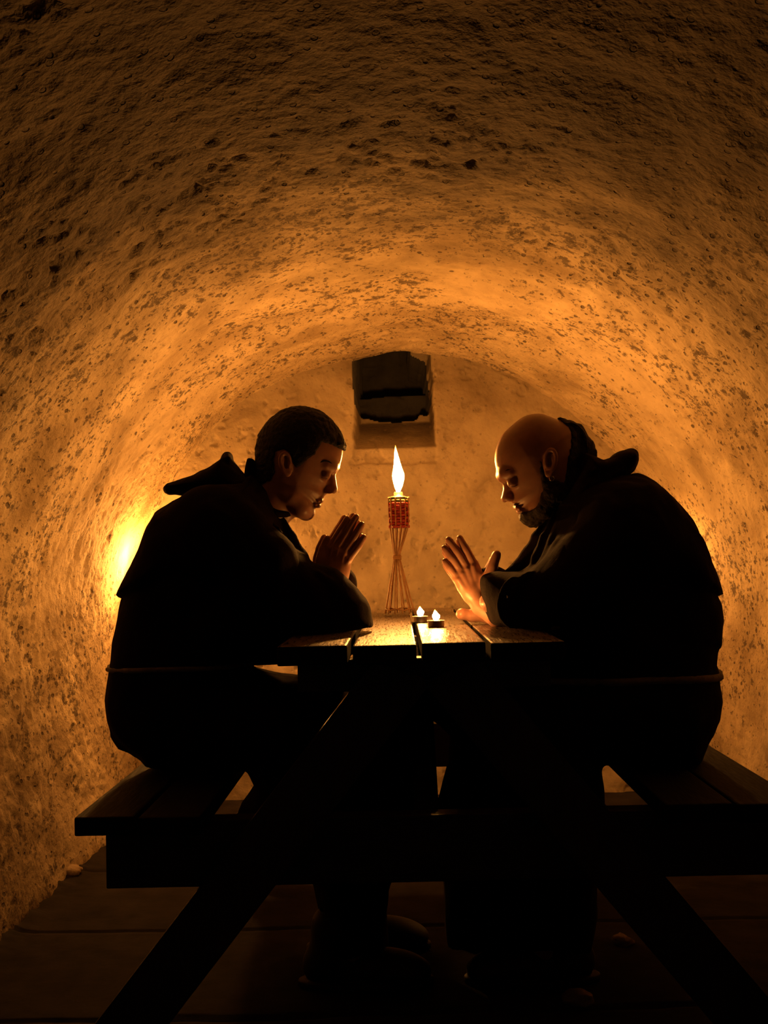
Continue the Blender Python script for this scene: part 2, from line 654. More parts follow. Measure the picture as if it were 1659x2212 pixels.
M['wax'] = simple('candle_wax', (0.85, 0.78, 0.68), 0.35, var=0.04, sss=0.6)
M['wick'] = simple('burnt_wick', (0.02, 0.015, 0.012), 0.9)
M['cane'] = simple('bamboo_cane', (0.46, 0.25, 0.10), 0.4, var=0.3, scale=50.0, bmp=0.3, bd=0.002)
M['cane_red'] = simple('red_dyed_bamboo', (0.42, 0.035, 0.03), 0.45, var=0.3, scale=60.0)
M['cane_green'] = simple('green_dyed_bamboo', (0.13, 0.14, 0.05), 0.5, var=0.3, scale=60.0)
M['canister'] = simple('oil_canister_metal', (0.35, 0.27, 0.16), 0.4, metal=0.8, var=0.2)
M['wall_dark'] = simple('shaft_painted_shade', (0.045, 0.04, 0.034), 0.95, var=0.3, scale=12.0, bmp=0.5, bd=0.02)  # near-black colour stands in for the darkness inside the window shaft
# ================================================================= the cellar
VX, VA, VB, VS = 0.02, 1.035, 1.014, 0.69      # centre x, half width, rise, spring height
YB = 4.0


def vault_pt(s):
    """profile parameter 0..1: left foot, left spring, crown, right spring, right foot"""
    x = np.empty_like(s); z = np.empty_like(s); nx = np.empty_like(s); nz = np.empty_like(s)
    a = s < 0.15; c = s > 0.85; b = ~(a | c)
    x[a] = VX - VA + 0.035 * (1 - s[a] / 0.15) ** 1.5; z[a] = VS * s[a] / 0.15; nx[a] = 1; nz[a] = 0
    x[c] = VX + VA - 0.02 * (1 - (1 - s[c]) / 0.15) ** 1.5; z[c] = VS * (1 - s[c]) / 0.15; nx[c] = -1; nz[c] = 0
    th = math.pi * (1 - (s[b] - 0.15) / 0.7)
    x[b] = VX + VA * np.cos(th); z[b] = VS + VB * np.sin(th)
    nx[b] = -np.cos(th); nz[b] = -np.sin(th)
    return x, z, nx, nz


def grid_faces(n, m):
    i = np.arange(n - 1)[:, None]; j = np.arange(m - 1)[None, :]
    a = i * m + j
    return np.stack([a, a + 1, a + m + 1, a + m], axis=-1).reshape(-1, 4)


ys = np.concatenate([np.linspace(-1.4, 1.2, 90)[:-1], np.arange(1.2, YB + 0.07, 0.0068)])


def pits(x, y, z, f, thr, seed=0.0):
    n = fbm(x + seed, y * 0.85 + seed, z + seed, f, 3, 0.55)
    return np.clip((n - thr) * 3.0, 0, 1)


def vault_piece(name, s0, s1, ns, flip=False):
    s = np.linspace(s0, s1, ns)
    x, z, nx, nz = vault_pt(s)
    X, Y = np.meshgrid(x, ys, indexing='ij')
    Z = np.repeat(z[:, None], len(ys), 1); NX = np.repeat(nx[:, None], len(ys), 1); NZ = np.repeat(nz[:, None], len(ys), 1)
    d = 0.024 * fbm(X, Y, Z, 1.6, 3) + 0.006 * fbm(X, Y, Z, 8.0, 3)
    reg = np.clip(fbm(X + 3, Y, Z, 2.0, 2) * 1.2 + 0.55, 0.12, 1)
    d -= 0.006 * pits(X, Y, Z, 19.0, 0.45, 5.0) * reg
    d -= 0.007 * pits(X, Y, Z, 34.0, 0.40, 9.0) * reg
    d += 0.0022 * fbm(X, Y, Z, 45.0, 3)
    d -= 0.016 * np.exp(-((X + 0.03) / 0.12) ** 4) * np.clip((Y - 3.93) / 0.05, 0, 1) * (NZ < -0.5)
    V = np.stack([X + NX * d, Y, np.maximum(Z + NZ * d, -0.02)], axis=-1).reshape(-1, 3)
    Fq = grid_faces(ns, len(ys))
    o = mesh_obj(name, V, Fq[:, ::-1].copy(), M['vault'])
    o['kind'] = 'structure'
    return o


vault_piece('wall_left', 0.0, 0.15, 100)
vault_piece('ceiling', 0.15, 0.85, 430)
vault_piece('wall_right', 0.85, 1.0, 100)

# end wall with the shaft of the small window
gx = np.arange(-1.16, 1.20, 0.005); gz = np.arange(-0.03, 1.92, 0.005)
GX, GZ = np.meshgrid(gx, gz, indexing='ij')


def xz(poly, D):
    return np.array([[P(a, b, D)[0], P(a, b, D)[2]] for a, b in poly])


DN = YB + 0.34
niche = xz([(765, 1006), (946, 1003), (944, 960), (937, 860), (933, 700), (769, 700), (768, 860)], YB)
hole = xz([(770, 690), (884, 690), (885, 768), (900, 774), (919, 781), (922, 827), (925, 862), (928, 880), (923, 896), (905, 895),
           (898, 905), (857, 911), (822, 910), (791, 904), (773, 898), (770, 840)], DN)
wob = 0.006 * fbm(GX, GX * 0, GZ, 18.0, 3)
dn = poly_sdf(niche, GX, GZ) + wob
dh = poly_sdf(hole, GX, GZ) + wob * 0.5
z_lo = P(855, 968, YB)[2]; z_hi = P(855, 912, DN)[2]
slope = np.clip((GZ - z_lo) / (z_hi - z_lo), 0, 1) * (DN - YB)
depth = np.where(dn < 0, slope * np.clip(-dn / 0.008, 0, 1), 0)
depth = np.where(dn < 0, depth + 0.010 * np.clip(-dn / 0.006, 0, 1), depth)
dh_in = dh < 0
zb = P(850, 858, YB + 0.62)[2] + 0.01 * fbm(GX, GX * 0, GZ, 5.0, 2)
depth = np.where(dh_in & (GZ < zb), YB * 0 + 0.62, depth)
depth = np.where(dh_in & (GZ >= zb), 0.95, depth)
cr = 0.0
Yw = YB + depth + 0.012 * fbm(GX, GX * 0 + 2, GZ, 2.0, 3) + 0.004 * fbm(GX, GX * 0, GZ, 11.0, 4)
Yw += 0.007 * pits(GX, GX * 0 + 1.3, GZ, 30.0, 0.58, 2.0) + 0.005 * pits(GX, GX * 0 + 1.3, GZ, 15.0, 0.66, 2.0)
Yw -= 0.012 * np.clip(1 - GZ / 0.5, 0, 1) * (0.5 + fbm(GX, GX * 0, GZ, 7.0, 3))
Vw = np.stack([GX, Yw, GZ], axis=-1).reshape(-1, 3)
wall_back = mesh_obj('wall_back', Vw, grid_faces(len(gx), len(gz))[:, ::-1].copy(), M['back'])
wall_back['kind'] = 'structure'
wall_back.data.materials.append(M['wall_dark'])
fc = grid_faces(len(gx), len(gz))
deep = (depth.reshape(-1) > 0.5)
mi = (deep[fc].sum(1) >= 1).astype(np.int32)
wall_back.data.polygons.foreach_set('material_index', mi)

# floor of broad slabs running across, with open joints
fx = np.arange(-1.15, 1.2, 0.01); fy = np.arange(-1.4, YB + 0.08, 0.01)
FX, FY = np.meshgrid(fx, fy, indexing='ij')
FZ = 0.004 * fbm(FX, FY, FX * 0, 4.0, 4)
for q, tlt in ((1.62, 0.01), (2.11, 0.012), (2.6, 0.0), (3.1, -0.015), (3.58, 0.01)):
    dd = np.abs(FY - q - tlt * FX - 0.004 * vnoise(FX * 9, FY * 0 + q, FX * 0))
    FZ -= 0.016 * np.clip(1 - dd / 0.009, 0, 1)
edge = np.minimum(FX + 1.0, 1.05 - FX)
FZ += 0.03 * np.clip(1 - edge / 0.08, 0, 1) ** 1.5 * (0.8 + 0.5 * fbm(FX, FY, FX * 0, 17.0, 3))
floor = mesh_obj('floor', np.stack([FX, FY, FZ], -1).reshape(-1, 3), grid_faces(len(fx), len(fy)), M['floor'])
floor['kind'] = 'structure'


# broken bits of plaster on the floor
def stone(loc, r, seed, label):
    bm = bmesh.new()
    bmesh.ops.create_icosphere(bm, subdivisions=3, radius=1.0)
    v = np.array([x.co[:] for x in bm.verts])
    f = [tuple(x.index for x in q.verts) for q in bm.faces]
    bm.free()
    n = 0.35 * fbm(v[:, 0] + seed, v[:, 1], v[:, 2], 1.3, 3)
    v = v * (1 + n[:, None]) * np.array([r * 1.3, r, r * 0.65])
    v[:, 2] = np.maximum(v[:, 2], -r * 0.4)
    v[:, 2] -= v[:, 2].min()
    o = mesh_obj('plaster_lump', v, f, M['earth'])
    o.location = loc
    tag(o, label, 'rubble', 'fallen plaster on the cellar floor')
    return o


for k, (px, py, r, lab) in enumerate((
        (150, 1893, 0.030, 'largest plaster lump at the foot of the left wall, near the left bench end'),
        (95, 1912, 0.022, 'small lump of fallen plaster at the left wall foot, left of the largest lump'),
        (1345, 2040, 0.020, 'dark lump of plaster on the floor beside the front right table leg'),
        (1250, 2165, 0.024, 'lump of plaster lying on the slab joint near the bottom right of the photo'))):
    D = 2.0
    for _ in range(30):      # depth at which this pixel meets the floor
        D += (P(px, py, D)[2]) * 1.5
    stone(tuple(P(px, py, D)[:2]) + (0.0,), r, 3.1 * k, lab)

# ================================================================= picnic table
TC = 0.048
YF, YR = 1.893, 3.19
SEAT, TOP = 0.45, 0.75
table = thing('picnic_table', 'dark wooden picnic table with attached benches, two men seated at it under the vault', 'picnic table', (TC, YF, 0))
Wm = M['wood']
M['edge_shade'] = wood('plank_edges_gap_shade', (0.010, 0.007, 0.005), (0.03, 0.02, 0.013), 'y', 0.95, 0.05, 0.3)
M['tabletop'] = wood('varnished_table_planks', (0.03, 0.018, 0.009), (0.13, 0.078, 0.04), 'y', 0.30, 0.6, 0.5)


def plank(name, x0, x1, y0, y1, z1, t, mat=None, bev=0.004):
    v, f = box_mesh((x0, y0, z1 - t), (x1, y1, z1), bev)
    o = mesh_obj(name, v, f, mat or Wm, table, smooth=False)
    if mat is not None:      # top face varnished; darker sides paint in the shade of the gaps
        o.data.materials.append(M['edge_shade'])
        for q in o.data.polygons:
            if q.normal.z < 0.7:
                q.material_index = 1
    return o


gaps = [P(p, 1383, YF)[0] for p in (597, 755, 905, 1055, 1222)]
for k in range(4):
    a, b = gaps[k] + (0.005 if k else 0), gaps[k + 1] - (0.005 if k < 3 else 0)
    plank('table_plank', a, b, YF + (0.0, 0.006, 0.003, 0.008)[k], YR - (0.32, 0.02, 0.0, 0.01)[k] * 0.3, TOP - (0, 0.002, 0, 0.003)[k], 0.036, M['tabletop'])
bl = [-0.600, -0.487, -0.370]
br = [0.470, 0.595, 0.720]
for q in (bl, br):
    plank('bench_plank', q[0], q[1] - 0.004, YF + 0.002, YR - 0.03, SEAT, 0.034)
    plank('bench_plank', q[1] + 0.004, q[2], YF, YR - 0.02, SEAT - 0.002, 0.034)
for yy, zz in ((2.0, 0), (3.08, 0)):
    v, f = box_mesh((-0.573, yy, 0.289), (0.70, yy + 0.045, 0.4155), 0.003)
    mesh_obj('crossbeam', v, f, M['woodx'], table, smooth=False)
    v, f = box_mesh((TC - 0.247, yy + 0.0, 0.652), (TC + 0.238, yy + 0.041, 0.7135), 0.003)
    mesh_obj('top_batten', v, f, M['woodx'], table, smooth=False)
    for sg in (-1, 1):
        yl = yy - 0.0225
        ft = (TC + sg * 0.592, yl, 0.0)
        hd = (TC + sg * 0.045, yl, 0.711)
        v, f = beam_mesh(ft, hd, 0.042, 0.133, (0, 1, 0), 0.003)
        v = [(x, y, max(z, 0.0) if z < 0.03 else min(z, 0.7135)) for x, y, z in v]
        mesh_obj('leg', v, f, M['woodz'], table, smooth=False)
for p, q in (((0.044, 2.047, 0.35), (0.044, 2.540, 0.69)), ((0.044, 3.078, 0.35), (0.044, 2.590, 0.69))):
    v, f = beam_mesh(p, q, 0.048, 0.085, (1, 0, 0), 0.003)
    v = [(x, min(max(y, 2.046), 3.079), min(z, 0.7135)) for x, y, z in v]
    mesh_obj('diagonal_brace', v, f, Wm, table, smooth=False)
for yy in (2.545,):
    v, f = box_mesh((TC - 0.247, yy, 0.672), (TC + 0.238, yy + 0.04, 0.7135), 0.003)
    mesh_obj('top_batten', v, f, M['woodx'], table, smooth=False)

# ================================================================= lights that burn
def flame_mesh(r, h, lean=(0, 0), n=12, base=0.35, wid=0.36):
    prof = []
    K = 18
    V, F = [], []
    for i in range(K + 1):
        t = i / K
        if t < wid:
            q = base + (1 - base) * math.sin(t / wid * math.pi / 2)
        else:
            u = (t - wid) / (1 - wid)
            q = (1 - u) ** 0.95 * (1 + 0.25 * u * (1 - u)) if u < 1 else 0.0
            q = max(q * (1 - 0.22 * math.sin(math.pi * u)), 0.015)
        cx = lean[0] * t * t + 0.10 * r * math.sin(5 * t); cy = lean[1] * t * t
        for k in range(n):
            a = 2 * math.pi * k / n
            V.append((cx + r * q * math.cos(a), cy + r * q * math.sin(a), t * h))
    for i in range(K):
        for k in range(n):
            k2 = (k + 1) % n
            F.append((i * n + k, i * n + k2, (i + 1) * n + k2, (i + 1) * n + k))
    F.append(tuple(range(n - 1, -1, -1)))
    F.append(tuple(K * n + k for k in range(n)))
    return V, F


def put_local(name, vf, mat, parent, smooth=True):
    return mesh_obj(name, vf[0], vf[1], mat, parent, smooth, world=False)


def add_flame(parent, z, r, h, strength, lean=(0, 0), x=0.0, y=0.0, **kw):
    mt = flame_mat('flame_glow', z + 0.0, z + h, strength)
    v, f = flame_mesh(r, h, lean, **kw)
    v = [(a + x, b + y, c + z) for a, b, c in v]
    return put_local('flame', (v, f), mt, parent)


FLAME = 1130.0


def bamboo_torch(loc, label, strength, lean=(-0.003, 0), stretch=1.0, scale=1.0, cans=12):
    """split-cane torch: canes spread at the foot, bound at the waist, woven round the oil canister"""
    t = thing('bamboo_torch', label, 'torch', loc, rz=0.0)
    h_w, h_b0, h_b1 = 0.160 * stretch, 0.160 * stretch + 0.078, 0.160 * stretch + 0.165
    xw, xt = -0.004, 0.004
    for k in range(cans):
        a = 2 * math.pi * (k + 0.35) / cans
        c, s = math.cos(a), math.sin(a)
        rf = 0.042 if cans > 8 else 0.05
        pts = [(rf * c, rf * s, 0.002), (xw + 0.0095 * c, 0.0095 * s, h_w - 0.012), (xw + 0.0085 * c, 0.0085 * s, h_w + 0.004),
               (xt * 0.6 + 0.0235 * c, 0.0235 * s, h_b0 - 0.008), (xt + 0.0275 * c, 0.0275 * s, h_b0 + 0.02), (xt + 0.0285 * c, 0.0285 * s, h_b1 - 0.02), (xt + 0.0275 * c, 0.0275 * s, h_b1 + random.uniform(-0.003, 0.002))]
        v, f = tube(spline(pts, 6), 0.0019, 7)
        put_local('cane', (v, f), M['cane'], t)
    # waist binding
    v, f = tube([(xw + 0.0115 * math.cos(q), 0.0115 * math.sin(q), h_w - 0.009 + 0.010 * q / (8 * math.pi)) for q in np.linspace(0, 8 * math.pi, 90)], 0.0016, 6)
    put_local('waist_binding', (v, f), M['cane'], t)
    # woven cover, row by row in and out between the canes
    rows = 11
    for part, r0, r1, mat in (('woven_band', 0, rows - 2, M['cane_red']), ('woven_rim', rows - 2, rows, M['cane_green'])):
        sets = []
        for r in range(r0, r1):
            zc = h_b0 + (r + 0.5) * (h_b1 - h_b0) / rows
            pts = []
            K = cans * 8
            for q in range(K + 1):
                a = 2 * math.pi * q / K
                rr = 0.0268 + 0.0026 * math.cos(a * cans / 2 * 1.0 + math.pi * r)
                pts.append((xt + rr * math.cos(a), rr * math.sin(a), zc))
            V, F = [], []
            hh = (h_b1 - h_b0) / rows * 0.47
            for i, p in enumerate(pts):
                a = 2 * math.pi * i / K
                ox, oy = math.cos(a) * 0.0007, math.sin(a) * 0.0007
                V += [(p[0] - ox, p[1] - oy, p[2] - hh), (p[0] + ox, p[1] + oy, p[2] - hh * 0.9), (p[0] + ox, p[1] + oy, p[2] + hh * 0.9), (p[0] - ox, p[1] - oy, p[2] + hh)]
            for i in range(K):
                for c4 in range(4):
                    d4 = (c4 + 1) % 4
                    F.append((i * 4 + c4, (i + 1) * 4 + c4, (i + 1) * 4 + d4, i * 4 + d4))
            sets.append((V, F))
        v, f = join_meshes(sets)
        put_local(part, (v, f), mat, t)
    v, f = lathe([(0.018, h_b0 + 0.01), (0.0225, h_b0 + 0.012), (0.0225, h_b1 - 0.004), (0.0205, h_b1 + 0.001), (0.0125, h_b1 + 0.003), (0.0125, h_b1 + 0.012), (0.0105, h_b1 + 0.014), (0.006, h_b1 + 0.014)], 28, (xt, 0, 0))
    put_local('oil_canister', (v, f), M['canister'], t)
    v, f = lathe([(0.004, h_b1 + 0.010), (0.004, h_b1 + 0.020), (0.002, h_b1 + 0.022)], 12, (xt, 0, 0))
    put_local('wick', (v, f), M['wick'], t)
    # woven ring that spreads the feet
    if cans > 8:
        v, f = tube([(0.039 * math.cos(q), 0.039 * math.sin(q), 0.013 + 0.0018 * math.sin(q * 6)) for q in np.linspace(0, 2 * math.pi, 60)], 0.0022, 6)
        put_local('foot_ring', (v, f), M['cane'], t)
    add_flame(t, h_b1 + 0.0165, 0.0168, 0.128, strength, lean, x=xt)
    return t


DT = 2.885
tp = P(863, 1329, DT)
TZ = TOP + 0.0005
bamboo_torch((float(P(864, 1329, DT)[0]), DT, TZ), 'burning bamboo torch with red woven band standing on the table between the men', FLAME)


# torches on stakes that light the walls behind the men
def stake_torch(loc, height, label, strength):
    t = bamboo_torch(loc, label, strength, stretch=(height - 0.165) / 0.160, cans=10)
    t.name = 'stake_torch'
    return t


LT = P(332, 1212, 3.78)
stake_torch((float(LT[0]), 3.78, 0.0), float(LT[2]) - 0.06, 'tall burning torch on the floor by the left wall, behind the cropped-haired man', FLAME * 0.7)
RT = P(1415, 1215, 3.55)
stake_torch((float(RT[0]), 3.55, 0.0), float(RT[2]) - 0.06, 'tall burning torch on the floor near the right wall, behind the bald man', FLAME * 0.10)


def tealight(loc, label, strength, lean=0.0):
    t = thing('tealight', label, 'candle', loc, 'tealights burning on the table')
    v, f = lathe([(0.0175, 0.0005), (0.0182, 0.002), (0.0184, 0.0135), (0.0196, 0.0142), (0.0196, 0.0150), (0.0180, 0.0150), (0.0178, 0.010), (0.001, 0.0095)], 36)
    put_local('cup', (v, f), M['tin'], t)
    v, f = lathe([(0.0174, 0.0098), (0.0174, 0.0126), (0.0166, 0.0122), (0.006, 0.0119), (0.001, 0.0119)], 36)
    put_local('wax', (v, f), M['wax'], t)
    v, f = tube([(0, 0, 0.0115), (0.0004, 0, 0.0165), (0.0014, 0, 0.0195)], 0.0008, 6)
    put_local('wick', (v, f), M['wick'], t)
    add_flame(t, 0.0160, 0.0088, 0.0235, strength * 0.75, (lean, 0), base=0.6, wid=0.42)
    return t


TD1, TD2 = 2.50, 2.32
tealight((float(P(908, 1340, TD1)[0]), TD1, TOP - 0.0001), 'smaller-looking tealight, the rear one nearer the bamboo torch', FLAME * 0.5, 0.001)
tealight((float(P(942, 1351, TD2)[0]), TD2, TOP - 0.0001), 'front tealight, nearer the bald man and the table edge', FLAME * 0.5, -0.001)
# ================================================================= the two men
def smooth_poly(p, n=3):
    q = spline([p[-1]] + list(p) + [p[0], p[1]], n)
    return np.array(q[n:-n - 1])


def fit(pts, D, pad=0.02):
    q = xz(pts, D)
    return q.min(0) - pad, q.max(0) + pad


def same_field(G):
    F = Field(G.lo, G.lo + (G.n - 1.5) * G.h, G.h)
    assert tuple(F.n) == tuple(G.n)
    return F


def offset_clip(F, src, grow, poly, k):
    # hair: a coat of the given thickness over part of the head
    d2 = poly_sdf(np.array(poly, float), F.ax[0][:, None], F.ax[2][None, :])[:, None, :]
    src = src[:F.n[0], :F.n[1], :F.n[2]]
    d = src - grow
    hh = np.maximum(k - np.abs(d - d2), 0) / k
    F.F = (np.maximum(d, d2) + hh * hh * k * 0.25).astype(np.float32)


def surf_y(F, x, z, side=-1):
    """y of the first surface met coming from the camera side (side=-1) or from behind"""
    i = int(round((x - F.lo[0]) / F.h)); k = int(round((z - F.lo[2]) / F.h))
    col = F.F[i, :, k]
    w = np.where(col < 0)[0]
    if len(w) == 0:
        return None
    return F.ax[1][w[0] if side < 0 else w[-1]]


def out_mesh(name, F, mat, parent, smooth=2):
    v, f = F.mesh()
    v = relax(v, f, smooth)
    return mesh_obj(name, v, f, mat, parent)


def line3(pts, D):
    return [P(a, b, D + dy) for a, b, dy in pts]


def person_empty(label, loc):
    return thing('person', label, 'person', loc)


def head_T(cx, cz, fx_, fz_, scale=1.0):
    """half-width of the head over the side plane; (fx_, fz_) is the way the face looks"""
    dxx, dzz = (fz_, -fx_) if fx_ > 0 else (-fz_, fx_)      # towards the chin
    def fn(x, z):
        s = (x - cx) * fx_ + (z - cz) * fz_
        t = (x - cx) * dxx + (z - cz) * dzz
        a = np.interp(s, [-0.11, -0.06, -0.01, 0.03, 0.06, 0.10], [0.066, 0.075, 0.077, 0.072, 0.063, 0.052])
        b = np.interp(t, [-0.13, -0.05, 0.0, 0.04, 0.08, 0.125], [0.96, 1.0, 1.0, 0.95, 0.83, 0.62])
        return (a * b * scale).astype(np.float32)
    return fn


def ear(F, D, side, c, up, fwd, s=1.0):
    """outer ear built as rim, bowl, tragus and lobe. c = px centre; up / fwd are px directions"""
    y0 = D + side * 0.0745
    def q(u, v, dy=0.0):      # u forward, v up, in ear units (1 = half height)
        return P(c[0] + (u * fwd[0] + v * up[0]) * s, c[1] + (u * fwd[1] + v * up[1]) * s, y0 + side * dy)
    F.ell(q(0, 0, 0.001), (0.0135 * s, 0.0065, 0.025 * s), axes=[_ax(fwd), (0, 1, 0), _ax(up)], k=0.004)
    rim = [q(0.40, 0.10, 0.004), q(0.42, 0.55, 0.006), q(0.15, 0.95, 0.0095), q(-0.28, 0.92, 0.012), q(-0.55, 0.5, 0.013), q(-0.55, 0.0, 0.012), q(-0.36, -0.5, 0.010), q(-0.08, -0.85, 0.006)]
    F.chain([tuple(p) for p in spline(rim, 4)], [0.0036] * (7 * 4 + 1), k=0.003)
    anti = [q(-0.20, 0.62, 0.008), q(-0.30, 0.2, 0.009), q(-0.22, -0.25, 0.009), q(0.05, -0.42, 0.007)]
    F.chain([tuple(p) for p in spline(anti, 4)], [0.003] * 13, k=0.004)
    F.ell(q(0.02, -0.78, 0.005), (0.0075, 0.0045, 0.009), k=0.004)
    F.ell(q(0.05, -0.02, 0.010), (0.0062, 0.0075, 0.0095), k=0.003, op='sub')
    F.ell(q(0.32, -0.12, 0.006), (0.004, 0.004, 0.006), k=0.004)


def _ax(d):
    v = np.array([d[0], 0.0, -d[1]], float)
    return v / np.linalg.norm(v)


def finger(F, D, pts, r0, r1):
    p = [P(a, b, D + dy) for a, b, dy in pts]
    p = spline(p, 5)
    n = len(p)
    rad = []
    for i in range(n):
        t = i / (n - 1)
        r = r0 + (r1 - r0) * t
        r += 0.0007 * math.exp(-((t - 0.5) / 0.08) ** 2)      # knuckle
        rad.append(r)
    F.chain(p, rad, k=0.0022)
    # nail bed
    return p


def ring_on(F, cx, cy, z, r, off=0.002, n=80, name='cord', mat=None, parent=None, wob=0.004, a0=0, a1=2 * math.pi):
    pts = []
    for q in np.linspace(a0, a1, n):
        dx, dy = math.cos(q), math.sin(q)
        zz = z + wob * math.sin(3 * q)
        R = 0.05
        last = 0.10
        k = int(round((zz - F.lo[2]) / F.h))
        while R < 0.42:
            i = int(round((cx + R * dx - F.lo[0]) / F.h)); j = int(round((cy + R * dy - F.lo[1]) / F.h))
            if 0 <= i < F.n[0] and 0 <= j < F.n[1] and F.F[i, j, k] < 0:
                last = R
            R += 0.003
        pts.append((cx + (last + off) * dx, cy + (last + off) * dy, zz))
    v, f = tube(pts, r, 8)
    return mesh_obj(name, v, f, mat, parent)


def coarse_body(D, hip, chest, neck, sh, el, wr, knee, ank, facing):
    """torso, arms and legs under the clothes; same skin mesh as head and hands"""
    pts = [hip, chest, neck, sh, el, wr, knee, ank]
    lo, hi = fit(pts, D, 0.16)
    F = Field((lo[0], D - 0.30, 0.0), (hi[0], D + 0.30, hi[1]), 0.010)
    g = lambda p, dy=0.0: P(p[0], p[1], D + dy)
    F.cone(g(hip), g(chest), 0.12, 0.13, 0.03)
    F.cone(g(chest), g(neck), 0.12, 0.055, 0.03)
    for s in (-1, 1):
        F.cone(g(chest, s * 0.05), g(sh, s * 0.155), 0.09, 0.05, 0.03)
        F.cone(g(sh, s * 0.155), g(el, s * 0.13), 0.048, 0.038, 0.02)
        F.cone(g(el, s * 0.13), g(wr, s * 0.05), 0.038, 0.026, 0.02)
        F.cone(g(hip, s * 0.08), g(knee, s * 0.10), 0.078, 0.052, 0.03)
        F.cone(g(knee, s * 0.10), g(ank, s * 0.10), 0.050, 0.036, 0.02)
    return F.mesh()


def shoe(parent, x, y, dirx, name='shoe'):
    lo = (min(x - 0.10 * dirx, x + 0.20 * dirx) - 0.02, y - 0.07, -0.01)
    hi = (max(x - 0.10 * dirx, x + 0.20 * dirx) + 0.02, y + 0.07, 0.16)
    F = Field(lo, hi, 0.004)
    d = dirx
    F.ell((x - 0.03 * d, y, 0.045), (0.055, 0.038, 0.05), k=0.03)
    F.ell((x + 0.07 * d, y, 0.035), (0.085, 0.043, 0.042), k=0.03)
    F.ell((x + 0.135 * d, y, 0.028), (0.055, 0.045, 0.03), k=0.03)
    F.cone((x - 0.025 * d, y, 0.06), (x - 0.02 * d, y, 0.125), 0.043, 0.045, 0.02)
    X, Y, Z = F.grid((slice(None),) * 3)
    F.F = np.maximum(F.F, 0.001 - Z + 0 * F.F)
    F.F = np.minimum(F.F, np.maximum(np.sqrt(((X - x - 0.05 * d) / 0.145) ** 2 + ((Y - y) / 0.048) ** 2) * 0.048 - 0.048, np.abs(Z - 0.009) - 0.008)).astype(np.float32)
    o = out_mesh(name, F, M['leather'], parent, 1)
    return o


DM = 2.35          # both men sit this far from the camera
DE = 2.33

# ----------------------------------------------------------------- cropped-haired man, left
manL = person_empty('cropped-haired person in dark hooded robe praying, seated left of the table', (float(P(380, 1600, DM)[0]), DM, SEAT))
head_pl = [(557, 990), (560, 955), (573, 927), (593, 905), (620, 888), (649, 883), (678, 888), (705, 902), (723, 923), (735, 945), (739, 965),
           (740, 978), (737, 995), (732, 1010), (727, 1016), (721, 1021), (717, 1030), (712, 1045), (704, 1058), (703, 1066), (700, 1075), (697, 1079), (694, 1083), (692, 1088), (688, 1092), (683, 1094),
           (680, 1098), (677, 1104), (676, 1110), (669, 1116), (660, 1119), (648, 1117), (636, 1111), (622, 1102), (600, 1085), (575, 1060), (560, 1030)]
c = P(645, 985, DM)
fL = np.array([0.90, -0.43]); fL /= np.linalg.norm(fL)
TL = head_T(c[0], c[2], fL[0], fL[1])
hpx = smooth_poly(xz(head_pl, DM))
F = Field((hpx[:, 0].min() - 0.04, DM - 0.12, hpx[:, 1].min() - 0.07), (hpx[:, 0].max() + 0.03, DM + 0.12, hpx[:, 1].max() + 0.02), 0.0019)
FH = F
F.slab(hpx, DM, 0.079, 0.078, k=0, Tfun=TL)
g = lambda a, b, dy=0.0: P(a, b, DM + dy)
F.cone(g(607, 1048), g(560, 1125), 0.054, 0.062, 0.02)                       # neck
F.slab(xz([(719, 1018), (724, 1022), (726, 1038), (729, 1055), (728, 1061), (722, 1067), (712, 1064), (703, 1067), (700, 1050), (708, 1030)], DM), DM, 0.015, 0.010, k=0.006)
for s in (-1, 1):
    F.ell(g(712, 1060, s * 0.012), (0.009, 0.006, 0.007), k=0.005)            # nostril wing
    F.ell(g(715, 1066, s * 0.007), (0.004, 0.003, 0.003), k=0.002, op='sub')
    F.ell(g(715, 1026, s * 0.034), (0.013, 0.016, 0.009), k=0.014, op='sub')  # eye socket
    F.ell(g(703, 1027, s * 0.0315), (0.0115, 0.0118, 0.0108), k=0.007)         # closed lid
    F.chain([g(718, 1010, s * 0.008), g(716, 1008, s * 0.025), g(705, 1006, s * 0.040)], [0.0060, 0.0060, 0.004], k=0.018)
    F.chain([g(628, 1075, s * 0.050), g(650, 1100, s * 0.032), g(662, 1108, s * 0.014)], [0.013, 0.013, 0.012], k=0.02)   # jaw
F.chain([g(688, 1084, -0.024), g(692, 1082, -0.012), g(694, 1081, 0), g(692, 1082, 0.012), g(688, 1084, 0.024)], [0.0020, 0.0034, 0.0036, 0.0034, 0.0020], k=0.006)
F.chain([g(682, 1091, -0.022), g(686, 1092, -0.012), g(688, 1092, 0), g(686, 1092, 0.012), g(682, 1091, 0.022)], [0.0020, 0.0036, 0.0040, 0.0036, 0.0020], k=0.006)
F.chain([g(681, 1087, -0.026), g(690, 1087.5, -0.014), g(695, 1087.5, 0), g(690, 1087.5, 0.014), g(681, 1087, 0.026)], [0.0006] * 5, k=0.002, op='sub')
HEAD_L = F.F.copy()
for s in (-1, 1):
    ear(F, DM, s, (618, 1003), (-4, -24), (20, -4), 1.0)
hv, hf = F.mesh(); hv = relax(hv, hf, 2)

